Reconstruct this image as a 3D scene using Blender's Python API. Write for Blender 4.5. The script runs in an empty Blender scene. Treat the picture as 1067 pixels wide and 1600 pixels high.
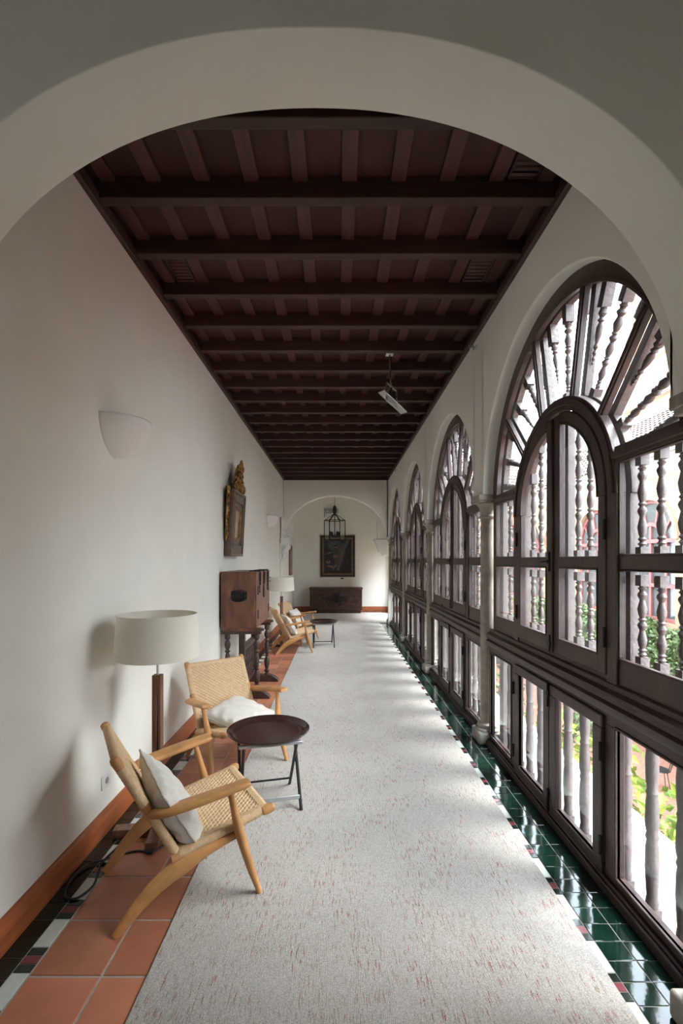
import bpy, math, random
from math import sin, cos, pi, sqrt, radians, atan2, floor
from mathutils import Vector, Matrix
random.seed(7)
S = bpy.context.scene
COL = S.collection

# ------------------------------------------------------------------ camera, world, lights, exposure
cam = bpy.data.cameras.new('camera')
cam.sensor_fit = 'VERTICAL'; cam.sensor_height = 36.0; cam.sensor_width = 24.0
cam.lens = 730.0/1600*36
cam.shift_x = (533.5-528.5)/1600; cam.shift_y = 75/1600
cam.clip_start = 0.05; cam.clip_end = 300
co = bpy.data.objects.new('camera', cam); COL.objects.link(co)
co.location = (0, 0, 1.6); co.rotation_euler = (pi/2, 0, 0)
S.camera = co

EXPOSURE = 3.45
S.view_settings.view_transform = 'Standard'
S.view_settings.look = 'None'
S.view_settings.gamma = 1.0
S.view_settings.use_curve_mapping = False
S.view_settings.exposure = EXPOSURE

w = bpy.data.worlds.new('sky'); S.world = w; w.use_nodes = True
nt = w.node_tree; nt.nodes.clear()
wo = nt.nodes.new('ShaderNodeOutputWorld'); bg = nt.nodes.new('ShaderNodeBackground')
tcw = nt.nodes.new('ShaderNodeTexCoord'); sx = nt.nodes.new('ShaderNodeSeparateXYZ'); rw = nt.nodes.new('ShaderNodeValToRGB')
nt.links.new(tcw.outputs['Generated'], sx.inputs[0]); nt.links.new(sx.outputs['Z'], rw.inputs[0])
rw.color_ramp.elements[0].position = 0.0; rw.color_ramp.elements[0].color = (0.97, 1.04, 1.13, 1)
rw.color_ramp.elements[1].position = 0.9; rw.color_ramp.elements[1].color = (0.92, 1.04, 1.18, 1)
nt.links.new(rw.outputs[0], bg.inputs[0]); bg.inputs[1].default_value = 1.3
nt.links.new(bg.outputs[0], wo.inputs[0])

sun = bpy.data.lights.new('sun', 'SUN'); sun.energy = 1.15; sun.angle = radians(32); sun.color = (1, .97, .92)
so = bpy.data.objects.new('sun', sun); COL.objects.link(so)
sd = Vector((-.64, .10, -.76)).normalized()          # travel direction of the light
so.rotation_euler = sd.to_track_quat('-Z', 'Y').to_euler(); so.location = (6, 2, 8)

WYC = [2.87, 5.415, 7.945, 10.475]                    # window centres along the gallery
BYC = [-3.15]                                    # unseen window bay behind the camera, placed to add a little light
def portal(name, loc, sx_, sy_):
    l = bpy.data.lights.new(name, 'AREA'); l.shape = 'RECTANGLE'; l.size = sx_; l.size_y = sy_
    l.cycles.is_portal = True
    o = bpy.data.objects.new(name, l); COL.objects.link(o); o.location = loc
    o.rotation_euler = (0, pi/2, 0)
for i, y in enumerate(WYC + BYC):
    portal('sky_portal', (1.62, y, 1.62), 3.3, 2.36)
portal('sky_portal', (1.95, 13.1, .97), 1.45, 1.9)
S.cycles.use_denoising = True
S.cycles.max_bounces = 10; S.cycles.diffuse_bounces = 6; S.cycles.glossy_bounces = 4
S.cycles.transparent_max_bounces = 16; S.cycles.transmission_bounces = 6
S.cycles.caustics_reflective = False; S.cycles.caustics_refractive = False
S.cycles.sample_clamp_indirect = 6

# ------------------------------------------------------------------ helpers
class MB:
    def __init__(s): s.v = []; s.f = []
    def add(s, vs, fs):
        n = len(s.v); s.v += [tuple(p) for p in vs]; s.f += [tuple(i+n for i in f) for f in fs]; return s
    def box(s, x0, x1, y0, y1, z0, z1):
        return s.add([(x0,y0,z0),(x1,y0,z0),(x1,y1,z0),(x0,y1,z0),(x0,y0,z1),(x1,y0,z1),(x1,y1,z1),(x0,y1,z1)],
            [(0,3,2,1),(4,5,6,7),(0,1,5,4),(1,2,6,5),(2,3,7,6),(3,0,4,7)])
    def bar(s, a, b, w, h, up=(0,0,1)):
        a = Vector(a); b = Vector(b); d = (b-a).normalized(); u = Vector(up); l = d.cross(u)
        if l.length < 1e-4: l = d.cross(Vector((1,0,0)))
        l.normalize(); u = l.cross(d); vs = []
        for p in (a, b):
            for i, j in ((-1,-1),(1,-1),(1,1),(-1,1)): vs.append(p + l*i*w/2 + u*j*h/2)
        return s.add(vs, [(0,1,2,3),(7,6,5,4),(0,4,5,1),(1,5,6,2),(2,6,7,3),(3,7,4,0)])
    def rings(s, rings, cap=True, closed=False):
        n = len(rings[0]); m = len(rings); vs = [p for r in rings for p in r]; fs = []
        for i in range(m if closed else m-1):
            for j in range(n):
                a = i*n+j; b = i*n+(j+1)%n; c = ((i+1)%m)*n+(j+1)%n; d = ((i+1)%m)*n+j; fs.append((a,b,c,d))
        if cap and not closed: fs.append(tuple(range(n-1,-1,-1))); fs.append(tuple((m-1)*n+j for j in range(n)))
        return s.add(vs, fs)
    def lathe(s, prof, c=(0,0,0), axis=(0,0,1), seg=16, sq=None, cap=True):
        ax = Vector(axis).normalized(); t = Vector((1,0,0)) if abs(ax.x) < .9 else Vector((0,1,0))
        u = (t - ax*t.dot(ax)).normalized(); v = ax.cross(u); c = Vector(c)
        R = [[c + ax*z + (u*cos(2*pi*k/seg) + v*sin(2*pi*k/seg))*max(r,1e-4) for k in range(seg)] for r, z in prof]
        return s.rings(R, cap)
    def tube(s, pts, r, seg=8, flat=1.0, up=(0,0,1), closed=False, e=2.0):
        P = [Vector(p) for p in pts]; n = len(P); R = []; prev = None
        for i in range(n):
            if closed: d = P[(i+1)%n]-P[i-1]
            else: d = P[min(i+1,n-1)]-P[max(i-1,0)]
            d.normalize()
            if prev is None:
                l = d.cross(Vector(up))
                if l.length < 1e-3: l = d.cross(Vector((1,0,0)))
            else: l = prev - d*prev.dot(d)
            l.normalize(); prev = l; q = l.cross(d)
            ri = r[i] if isinstance(r, (list, tuple)) else r
            ra, rb = ri if isinstance(ri, (list, tuple)) else (ri, ri*flat)
            C = lambda a: math.copysign(abs(a)**(2/e), a) if abs(a) > 1e-6 else 0.0
            R.append([P[i] + l*C(cos(2*pi*k/seg))*ra + q*C(sin(2*pi*k/seg))*rb for k in range(seg)])
        return s.rings(R, cap=not closed, closed=closed)
    def prism(s, poly, a, b, plane='XZ'):
        def P(p, t):
            return {'XZ': (p[0], t, p[1]), 'YZ': (t, p[0], p[1]), 'XY': (p[0], p[1], t)}[plane]
        n = len(poly); vs = [P(p, a) for p in poly] + [P(p, b) for p in poly]
        return s.add(vs, [tuple(range(n-1,-1,-1)), tuple(range(n,2*n))] + [(i,(i+1)%n,n+(i+1)%n,n+i) for i in range(n)])
    def band(s, A, B, x0, x1, plane='YZ'):
        """solid between two open 2D curves A and B of equal length"""
        n = len(A); vs = []
        for x in (x0, x1):
            for c in (A, B):
                for p in c: vs.append((x, p[0], p[1]) if plane == 'YZ' else (p[0], x, p[1]))
        fs = []
        for i in range(n-1):
            fs += [(i,i+1,n+i+1,n+i), (2*n+i,3*n+i,3*n+i+1,2*n+i+1), (i,2*n+i,2*n+i+1,i+1), (n+i,n+i+1,3*n+i+1,3*n+i)]
        fs += [(0,n,3*n,2*n), (n-1,3*n-1,4*n-1,2*n-1)]
        return s.add(vs, fs)
    def sphere(s, c, r, seg=12, rings=8):
        if not isinstance(r, (list, tuple)): r = (r, r, r)
        R = []
        for i in range(rings+1):
            t = pi*i/rings; t = min(max(t, .02), pi-.02)
            R.append([(c[0]+r[0]*sin(t)*cos(2*pi*k/seg), c[1]+r[1]*sin(t)*sin(2*pi*k/seg), c[2]-r[2]*cos(t)) for k in range(seg)])
        return s.rings(R)
    def build(s, name, mat, parent=None, bevel=0, angle=35, smooth=True, seg=2, loc=None, rot=None):
        me = bpy.data.meshes.new(name); me.from_pydata(s.v, [], s.f); me.materials.append(mat)
        if smooth and len(me.polygons):
            me.polygons.foreach_set('use_smooth', [True]*len(me.polygons)); me.set_sharp_from_angle(angle=radians(angle))
        me.validate(); me.update()
        o = bpy.data.objects.new(name, me); COL.objects.link(o)
        if parent is not None: o.parent = parent
        if loc: o.location = loc
        if rot: o.rotation_euler = rot
        if bevel:
            m = o.modifiers.new('bevel', 'BEVEL'); m.width = bevel; m.segments = seg; m.limit_method = 'ANGLE'; m.angle_limit = radians(40)
            m.harden_normals = False
        return o

def empty(name, loc=(0,0,0), rz=0):
    o = bpy.data.objects.new(name, None); COL.objects.link(o); o.location = loc; o.rotation_euler = (0,0,rz); o.empty_display_size = .1
    return o
def tag(o, label=None, cat=None, group=None, kind=None):
    if label: o['label'] = label
    if cat: o['category'] = cat
    if group: o['group'] = group
    if kind: o['kind'] = kind
    return o
KIDS = {}
def copy_tree(o, parent=None):
    c = o.copy(); COL.objects.link(c)
    if parent is not None: c.parent = parent
    for ch in [k for k in bpy.data.objects if k.parent == o]: copy_tree(ch, c)
    return c
def arc(cy, cz, r, a0, a1, n=32):
    return [(cy + r*cos(a0+(a1-a0)*i/n), cz + r*sin(a0+(a1-a0)*i/n)) for i in range(n+1)]

# ------------------------------------------------------------------ materials
def mat(name, col, rough=.6, metal=0., bump=0., bscale=50., var=0., vscale=6., spec=.5, coat=0., stretch=(1,1,1), ramp=None, sheen=0., trans=0.):
    m = bpy.data.materials.new(name); m.use_nodes = True; n = m.node_tree; b = n.nodes['Principled BSDF']
    b.inputs['Base Color'].default_value = (*col, 1); b.inputs['Roughness'].default_value = rough
    b.inputs['Metallic'].default_value = metal; b.inputs['Specular IOR Level'].default_value = spec
    b.inputs['Coat Weight'].default_value = coat
    if sheen: b.inputs['Sheen Weight'].default_value = sheen
    tc = n.nodes.new('ShaderNodeTexCoord'); mp = n.nodes.new('ShaderNodeMapping'); mp.inputs['Scale'].default_value = stretch
    n.links.new(tc.outputs['Object'], mp.inputs[0])
    if var:
        no = n.nodes.new('ShaderNodeTexNoise'); no.inputs['Scale'].default_value = vscale; no.inputs['Detail'].default_value = 6; no.inputs['Roughness'].default_value = .6
        n.links.new(mp.outputs[0], no.inputs['Vector'])
        r = n.nodes.new('ShaderNodeValToRGB'); r.color_ramp.elements[0].position = .3; r.color_ramp.elements[1].position = .7
        c0 = ramp[0] if ramp else tuple(c*(1-var) for c in col); c1 = ramp[1] if ramp else tuple(min(1, c*(1+var)) for c in col)
        r.color_ramp.elements[0].color = (*c0, 1); r.color_ramp.elements[1].color = (*c1, 1)
        n.links.new(no.outputs['Fac'], r.inputs[0]); n.links.new(r.outputs[0], b.inputs['Base Color'])
    if bump:
        nb = n.nodes.new('ShaderNodeTexNoise'); nb.inputs['Scale'].default_value = bscale; nb.inputs['Detail'].default_value = 5
        n.links.new(mp.outputs[0], nb.inputs['Vector'])
        bp = n.nodes.new('ShaderNodeBump'); bp.inputs['Strength'].default_value = bump; bp.inputs['Distance'].default_value = .01
        n.links.new(nb.outputs['Fac'], bp.inputs['Height']); n.links.new(bp.outputs[0], b.inputs['Normal'])
    return m
M = {}
M['plaster'] = mat('plaster', (.80,.785,.715), .85, bump=.12, bscale=14, var=.025, vscale=3, spec=.2)
M['plaster_white'] = mat('plaster_white', (.80,.79,.765), .8, bump=.1, bscale=40, spec=.2)
M['ceil_wood'] = mat('ceiling_wood', (.050,.022,.018), .55, bump=.15, bscale=30, var=.3, vscale=4, stretch=(.6,6,6), spec=.4)
M['ceil_batten'] = mat('batten_wood', (.080,.033,.027), .5, bump=.15, bscale=30, var=.25, vscale=4, stretch=(6,.6,6), spec=.4)
M['ceil_panel'] = mat('ceiling_panel_wood', (.058,.021,.017), .6, bump=.15, bscale=30, var=.35, vscale=3, stretch=(1,.5,1), spec=.35)
M['win_wood'] = mat('window_wood', (.068,.043,.038), .42, bump=.2, bscale=40, var=.28, vscale=7, stretch=(3,1,.6), spec=.5)
M['screen_wood'] = mat('screen_wood', (.095,.073,.067), .5, bump=.3, bscale=60, var=.25, vscale=14, spec=.5)
M['terracotta'] = None
M['grout'] = mat('grout', (.36,.33,.30), .9, bump=.3, bscale=120, var=.15, vscale=20)
M['green_tile'] = mat('green_glazed_tile', (.008,.040,.026), .07, bump=.10, bscale=9, var=.7, vscale=5, ramp=((.003,.008,.006),(.007,.030,.019)), spec=.6)
M['black_tile'] = mat('black_glazed_tile', (.010,.018,.013), .12, bump=.1, bscale=9, var=.5, vscale=5, spec=.5)
M['white_tile'] = mat('white_glazed_tile', (.55,.60,.56), .15, bump=.1, bscale=9, var=.15, vscale=12, spec=.5)
M['red_tile'] = mat('red_glazed_tile', (.16,.035,.04), .15, bump=.1, bscale=9, var=.3, vscale=12, spec=.5)
M['base_wood'] = mat('baseboard_wood', (.36,.105,.035), .38, bump=.1, bscale=20, var=.35, vscale=5, stretch=(4,.6,5), spec=.5)
M['oak'] = mat('oak', (.50,.25,.095), .42, bump=.12, bscale=40, var=.22, vscale=9, stretch=(1,1,1), spec=.4)
M['cord'] = mat('paper_cord', (.60,.42,.25), .7, bump=.25, bscale=260, var=.14, vscale=40, spec=.25)
M['linen'] = mat('linen', (.64,.61,.56), .9, bump=.35, bscale=160, var=.05, vscale=12, spec=.15, sheen=.2)
M['piping'] = mat('cushion_piping', (.46,.43,.38), .9, bump=.2, bscale=200, spec=.15)
M['tray'] = mat('tray_lacquer', (.030,.014,.013), .16, bump=.03, bscale=12, var=.2, vscale=5, spec=.5)
M['black_metal'] = mat('black_metal', (.018,.018,.02), .38, metal=.3, spec=.5)
M['grey_wood'] = mat('grey_crossbar', (.42,.43,.44), .4, metal=.5, var=.1, vscale=8)
M['shade'] = None
M['walnut'] = mat('walnut', (.155,.070,.042), .4, bump=.1, bscale=30, var=.35, vscale=8, stretch=(6,6,.6), spec=.4)
M['chrome'] = mat('brushed_metal', (.55,.55,.54), .3, metal=1.)
M['old_wood'] = mat('old_walnut', (.135,.056,.034), .42, bump=.25, bscale=24, var=.55, vscale=5, stretch=(2,2,.6), ramp=((.055,.024,.017),(.235,.095,.052)), spec=.45)
M['dark_wood'] = mat('dark_turned_wood', (.050,.026,.020), .38, bump=.2, bscale=30, var=.4, vscale=9, spec=.45)
M['iron'] = mat('wrought_iron', (.022,.021,.021), .5, metal=.6, bump=.3, bscale=90, var=.3, vscale=20)
M['gilt'] = mat('old_gilding', (.42,.22,.055), .38, metal=.75, bump=.5, bscale=50, var=.75, vscale=18, ramp=((.045,.022,.010),(.46,.25,.075)))
M['frame_wood'] = mat('mirror_frame_wood', (.115,.07,.048), .3, bump=.12, bscale=20, var=.35, vscale=5, stretch=(1,1,3), spec=.5)
M['mirror'] = mat('aged_mirror', (.66,.64,.55), .38, metal=.9, bump=.02, bscale=8, var=.2, vscale=9)
M['stone'] = mat('column_stone', (.36,.325,.285), .55, bump=.3, bscale=30, var=.28, vscale=9, spec=.35)
M['sconce'] = mat('sconce_plaster', (.80,.775,.74), .7, bump=.03, bscale=60, spec=.25)
M['white_plastic'] = mat('white_plastic', (.72,.72,.70), .4)
M['cable'] = mat('black_cable', (.012,.012,.013), .45)
M['lamp_rubber'] = M['cable']
M['chest_wood'] = mat('chest_wood', (.060,.030,.022), .48, bump=.7, bscale=22, var=.6, vscale=12, spec=.4, ramp=((.022,.014,.012),(.12,.055,.038)))
M['ext_peach'] = mat('peach_render', (.31,.21,.14), .9, bump=.1, bscale=6, var=.08, vscale=1, spec=.1)
M['ext_cream'] = mat('cream_render', (.48,.45,.39), .85, bump=.1, bscale=6, spec=.1)
M['ext_red'] = mat('red_window_paint', (.22,.065,.06), .5, var=.15, vscale=5)
M['roof_tile'] = mat('roof_tile', (.52,.42,.34), .85, bump=.4, bscale=12, var=.35, vscale=3, ramp=((.12,.075,.055),(.30,.25,.21)))
M['brick_pave'] = None
M['ledge'] = mat('ledge_stone', (.17,.125,.10), .8, bump=.3, bscale=30, var=.15, vscale=6)
M['leaf'] = mat('leaf', (.12,.30,.03), .45, var=.9, vscale=7, ramp=((.025,.085,.012),(.30,.36,.04)), spec=.4)
M['leaf_dark'] = mat('ivy_leaf', (.05,.13,.03), .5, var=.8, vscale=4, ramp=((.03,.07,.02),(.16,.21,.08)), spec=.4)
M['bark'] = mat('bark', (.12,.085,.06), .85, bump=.5, bscale=40)
M['orange'] = mat('orange_peel', (.80,.28,.02), .4, bump=.15, bscale=120)
M['earth'] = mat('garden_earth', (.26,.20,.15), .95, bump=.6, bscale=20, var=.3, vscale=6)
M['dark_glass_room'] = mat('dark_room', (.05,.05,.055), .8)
M['brass'] = mat('brass', (.35,.24,.10), .35, metal=.9)
M['floor_base'] = M['grout']

def glass(name, tint, ior=1.45, rough=0.0, gloss=1.0):
    m = bpy.data.materials.new(name); m.use_nodes = True; n = m.node_tree; n.nodes.clear()
    o = n.nodes.new('ShaderNodeOutputMaterial'); mx = n.nodes.new('ShaderNodeMixShader'); t = n.nodes.new('ShaderNodeBsdfTransparent'); g = n.nodes.new('ShaderNodeBsdfGlossy')
    lw = n.nodes.new('ShaderNodeLayerWeight'); lw.inputs['Blend'].default_value = .5
    pw = n.nodes.new('ShaderNodeMath'); pw.operation = 'POWER'; pw.inputs[1].default_value = 5; n.links.new(lw.outputs['Facing'], pw.inputs[0])
    fr = n.nodes.new('ShaderNodeMath'); fr.operation = 'MULTIPLY_ADD'; fr.inputs[1].default_value = .95; fr.inputs[2].default_value = .035; n.links.new(pw.outputs[0], fr.inputs[0])
    t.inputs[0].default_value = (*tint, 1); g.inputs[0].default_value = (gloss, gloss, gloss, 1); g.inputs['Roughness'].default_value = rough
    n.links.new(fr.outputs[0], mx.inputs[0]); n.links.new(t.outputs[0], mx.inputs[1]); n.links.new(g.outputs[0], mx.inputs[2]); n.links.new(mx.outputs[0], o.inputs[0])
    return m
M['glass'] = glass('window_glass', (.95,.97,.97))
M['lantern_glass'] = glass('lantern_glass', (.96,.97,.96))

def mk_terracotta():
    m = mat('terracotta', (.50,.20,.115), .45, bump=.12, bscale=14, var=.3, vscale=2.2, ramp=((.31,.11,.060),(.49,.19,.108)), spec=.45)
    n = m.node_tree; b = n.nodes['Principled BSDF']
    ri = n.nodes.new('ShaderNodeTexCoord'); s = n.nodes.new('ShaderNodeVectorMath'); s.operation = 'MULTIPLY'; s.inputs[1].default_value = (1/.283, 1/.283, 0)
    ad = n.nodes.new('ShaderNodeVectorMath'); ad.operation = 'ADD'; ad.inputs[1].default_value = (.215, -.346, 0)
    fl = n.nodes.new('ShaderNodeVectorMath'); fl.operation = 'FLOOR'; wn = n.nodes.new('ShaderNodeTexWhiteNoise')
    n.links.new(ri.outputs['Object'], s.inputs[0]); n.links.new(s.outputs[0], ad.inputs[0]); n.links.new(ad.outputs[0], fl.inputs[0]); n.links.new(fl.outputs[0], wn.inputs['Vector'])
    mr = n.nodes.new('ShaderNodeMapRange'); mr.inputs['To Min'].default_value = .78; mr.inputs['To Max'].default_value = 1.15
    n.links.new(wn.outputs['Value'], mr.inputs['Value'])
    hs = n.nodes.new('ShaderNodeHueSaturation'); n.links.new(mr.outputs[0], hs.inputs['Value'])
    l = b.inputs['Base Color'].links[0]; src = l.from_socket; n.links.remove(l)
    n.links.new(src, hs.inputs['Color']); n.links.new(hs.outputs[0], b.inputs['Base Color'])
    return m
M['terracotta'] = mk_terracotta()

def mk_rug():
    m = bpy.data.materials.new('rug_wool'); m.use_nodes = True; n = m.node_tree; b = n.nodes['Principled BSDF']
    b.inputs['Roughness'].default_value = .95; b.inputs['Specular IOR Level'].default_value = .1; b.inputs['Sheen Weight'].default_value = .15
    tc = n.nodes.new('ShaderNodeTexCoord')
    def noise(scale, st, det=3, rough=.5):
        mp = n.nodes.new('ShaderNodeMapping'); mp.inputs['Scale'].default_value = st; n.links.new(tc.outputs['Object'], mp.inputs[0])
        a = n.nodes.new('ShaderNodeTexNoise'); a.inputs['Scale'].default_value = scale; a.inputs['Detail'].default_value = det; a.inputs['Roughness'].default_value = rough
        n.links.new(mp.outputs[0], a.inputs['Vector']); return a.outputs['Fac']
    def ramp(src, p0, p1, c0, c1):
        r = n.nodes.new('ShaderNodeValToRGB'); r.color_ramp.elements[0].position = p0; r.color_ramp.elements[1].position = p1
        r.color_ramp.elements[0].color = (*c0,1); r.color_ramp.elements[1].color = (*c1,1); n.links.new(src, r.inputs[0]); return r.outputs[0]
    def mul(a, bb):
        x = n.nodes.new('ShaderNodeMath'); x.operation = 'MULTIPLY'; n.links.new(a, x.inputs[0]); n.links.new(bb, x.inputs[1]); return x.outputs[0]
    def mixc(f, a, bb):
        x = n.nodes.new('ShaderNodeMix'); x.data_type = 'RGBA'; n.links.new(f, x.inputs[0]); n.links.new(a, x.inputs[6])
        x.inputs[7].default_value = (*bb,1); return x.outputs[2]
    base = ramp(noise(1, (330, 190, 330), 2), .3, .7, (.262,.246,.226), (.53,.507,.475))
    fl = ramp(noise(1, (150, 15, 1), 1), .60, .645, (0,0,0), (1,1,1))
    cl = ramp(noise(1, (7, 3, 1), 2), .38, .58, (0,0,0), (1,1,1))
    f = mul(fl, cl)
    fine = ramp(noise(1, (300, 170, 1), 1), .42, .55, (.15,.15,.15), (1,1,1))
    f = mul(f, fine)
    c = mixc(f, base, (.25,.065,.055))
    fl2 = ramp(noise(1, (150, 17, 3.3), 1), .60, .65, (0,0,0), (.8,.8,.8))
    cl2 = ramp(noise(1, (6, 4, 7.7), 2), .40, .60, (0,0,0), (1,1,1))
    c = mixc(mul(mul(fl2, cl2), fine), c, (.20,.15,.10))
    n.links.new(c, b.inputs['Base Color'])
    wv = n.nodes.new('ShaderNodeTexWave'); wv.wave_type = 'BANDS'; wv.bands_direction = 'X'; wv.inputs['Scale'].default_value = 50; wv.inputs['Distortion'].default_value = 1.2
    wv.inputs['Detail Scale'].default_value = 6
    n.links.new(tc.outputs['Object'], wv.inputs['Vector'])
    ad = n.nodes.new('ShaderNodeMath'); ad.operation = 'ADD'; n.links.new(wv.outputs['Fac'], ad.inputs[0]); n.links.new(noise(1, (330,190,330), 2), ad.inputs[1])
    bp = n.nodes.new('ShaderNodeBump'); bp.inputs['Strength'].default_value = .35; bp.inputs['Distance'].default_value = .003
    n.links.new(ad.outputs[0], bp.inputs['Height']); n.links.new(bp.outputs[0], b.inputs['Normal'])
    return m
M['rug'] = mk_rug()

def mk_shade():
    m = bpy.data.materials.new('lampshade_fabric'); m.use_nodes = True; n = m.node_tree; b = n.nodes['Principled BSDF']; o = n.nodes['Material Output']
    b.inputs['Base Color'].default_value = (.86,.83,.75,1); b.inputs['Roughness'].default_value = .9; b.inputs['Specular IOR Level'].default_value = .1
    t = n.nodes.new('ShaderNodeBsdfTranslucent'); t.inputs[0].default_value = (.82,.78,.70,1); mx = n.nodes.new('ShaderNodeMixShader'); mx.inputs[0].default_value = .35
    n.links.new(b.outputs[0], mx.inputs[1]); n.links.new(t.outputs[0], mx.inputs[2]); n.links.new(mx.outputs[0], o.inputs[0]); return m
M['shade'] = mk_shade()

def mk_brick():
    m = bpy.data.materials.new('brick_paving'); m.use_nodes = True; n = m.node_tree; b = n.nodes['Principled BSDF']; b.inputs['Roughness'].default_value = .8
    tc = n.nodes.new('ShaderNodeTexCoord'); br = n.nodes.new('ShaderNodeTexBrick'); br.inputs['Scale'].default_value = 3.2
    br.inputs['Color1'].default_value = (.25,.085,.05,1); br.inputs['Color2'].default_value = (.32,.13,.075,1); br.inputs['Mortar'].default_value = (.30,.26,.22,1)
    br.inputs['Mortar Size'].default_value = .012; n.links.new(tc.outputs['Object'], br.inputs['Vector']); n.links.new(br.outputs['Color'], b.inputs['Base Color']); return m
M['brick_pave'] = mk_brick()

# ------------------------------------------------------------------ structure
XL, XR = -1.375, 1.25            # wall faces
CZ = 3.75                        # ceiling boards
YB = 14.45                       # end wall
struct = lambda o, **k: tag(o, kind='structure', **k)

# floor: grout bed, terracotta field, glazed borders
fl = MB().box(-1.6, 1.9, -4.6, 14.9, -.2, -.003).build('floor', M['grout'], smooth=False); struct(fl)
def tile(mb, x0, x1, y0, y1, z=0., tilt=.0, b=.0015):
    a, c = random.uniform(-tilt, tilt), random.uniform(-tilt, tilt); xm, ym = (x0+x1)/2, (y0+y1)/2
    def Z(x, y): return z + a*(x-xm) + c*(y-ym)
    vs = [(x0,y0,-.004),(x1,y0,-.004),(x1,y1,-.004),(x0,y1,-.004)]
    q = [(x0+b,y0+b),(x1-b,y0+b),(x1-b,y1-b),(x0+b,y1-b)]; vs += [(x0,y0,Z(x0,y0)-b),(x1,y0,Z(x1,y0)-b),(x1,y1,Z(x1,y1)-b),(x0,y1,Z(x0,y1)-b)]
    vs += [(x,y,Z(x,y)) for x, y in q]
    fs = []
    for l in (0, 4):
        for i in range(4): j = (i+1)%4; fs.append((l+i,l+j,l+4+j,l+4+i))
    fs.append((8,9,10,11)); mb.add(vs, fs)
T = .283; tm = MB(); g = .0045
for kx in range(9):
    for ky in range(-10, 44):
        x0 = -1.193+T*kx; y0 = 1.796+T*ky
        x1 = min(x0+T-g, 1.0)
        if y0+T < 14.5 and x0 < .9: tile(tm, x0+g, x1, y0+g, y0+T-g, 0, .002, .002)
tm.build('terracotta_tiles', M['terracotta'], fl, smooth=False)
gm, bm_, wm, rm, dm = MB(), MB(), MB(), MB(), MB()
Lg = .0952
k = 0; y = 1.2-Lg*50
while y < 11.72:
    for (a, b2) in ((1.078,1.188),(1.192,1.302)): tile(gm, a, b2, y+.0018, y+Lg-.0018, 0, .012)
    y += Lg
for y in [1.08+.1*i for i in range(-50, 107)]: tile(bm_, -1.372, -1.268, y+.0015, y+.0985, 0, .010)
def mosaic(x0, x1, yoff):
    y = yoff - .272*20
    while y < (11.7 if x0 > 0 else 14.0):
        tile(wm, x0, x1, y+.002, y+.150, 0, .008)
        for i, q in enumerate((dm, rm, dm)): tile(q, x0, x1, y+.153+i*.0397, y+.153+(i+1)*.0397-.003, 0, .008)
        y += .272
mosaic(1.004, 1.074, 3.325-.152); mosaic(-1.264, -1.197, 1.66)
gm.build('green_border_tiles', M['green_tile'], fl, smooth=False); bm_.build('black_border_tiles', M['black_tile'], fl, smooth=False)
wm.build('white_border_tiles', M['white_tile'], fl, smooth=False); rm.build('red_border_tiles', M['red_tile'], fl, smooth=False); dm.build('dark_border_tiles', M['black_tile'], fl, smooth=False)
wm2 = MB()
for i in range(26): tile(wm2, -1.35+.115*i+.002, -1.35+.115*(i+1), 14.31, 14.42, 0, .01)
wm2.build('end_border_tiles', M['black_tile'], fl, smooth=False)

# left wall
lw = MB().box(XL-.3, XL, -4.6, YB+.3, -.2, 4.0).build('wall_left', M['plaster']); struct(lw)
MB().box(XL, XL+.022, 11.72, 11.93, .0, 2.2).build('jamb', M['plaster'], lw, bevel=.01)
MB().box(XL, XL+.03, 11.0, 11.2, .14, 2.0).build('pilaster', M['plaster'], lw, bevel=.012)
# arcade wall on the right
R0, ZC, ZS = 1.14, 2.115, 2.17
def arcade():
    mb = MB(); X0, X1, ZT = XR, 1.44, 4.0; edges = []
    spans = sorted([(yc+.03-R0, yc+.03+R0) for yc in WYC+BYC])
    yprev = -4.6
    for a, b in spans:
        if a-yprev > .5: mb.box(X0, X1, yprev, a-.335, -.2, 2.17)
        mb.box(X0, X1, yprev, a, 2.17, ZT); yprev = b
        yc = (a+b)/2; A = [(a, ZS)] + arc(yc, ZC, R0, pi-.04, .04, 48) + [(b, ZS)]
        A[1] = (a, ZS+.0005) if A[1][1] < ZS else A[1]
        # plaster edge rounded with three rings
        n = len(A)
        def off(d): return [(p[0] + (p[0]-yc)/R0*d, p[1] + (max(p[1]-ZC,0))/R0*d) for p in A]
        ring = [(X0, off(.012)), (X0+.003, off(.006)), (X0+.008, off(.002)), (X0+.016, off(0)), (X1, off(0))]
        vs = []; 
        for x, c in ring: vs += [(x, p[0], p[1]) for p in c]
        fs = []
        for r in range(len(ring)-1):
            for i in range(n-1): q = r*n+i; fs.append((q, q+1, q+n+1, q+n))
        base = len(vs)
        vs += [(X0, p[0], ZT) for p in ring[0][1]]; fs += [(i, base+i, base+i+1, i+1) for i in range(n-1)]
        b2 = len(vs); vs += [(X1, p[0], ZT) for p in ring[-1][1]]; l = (len(ring)-1)*n; fs += [(l+i, l+i+1, b2+i+1, b2+i) for i in range(n-1)]
        b3 = len(vs); vs += [(X0, a, ZS), (X0, a-.012, ZS)]
        mb.add(vs, fs)
    mb.box(X0, X1, yprev, 11.72, 2.17, ZT)
    return mb
rwall = arcade().build('wall_right', M['plaster'], angle=50); struct(rwall)
MB().box(XR, 1.44, 11.95, YB+.3, 2.9, 4.0).build('upper_wall', M['plaster'], rwall)
q = MB().box(1.62, 1.9, 11.72, 12.15, -.2, 4.0); q.box(1.62, 1.9, 14.05, YB+.3, -.2, 4.0); q.box(1.62, 1.9, 12.15, 14.05, -.2, .25); q.box(1.62, 1.9, 12.15, 14.05, 1.7, 4.0); q.build('return_wall', M['plaster'], rwall)
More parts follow.
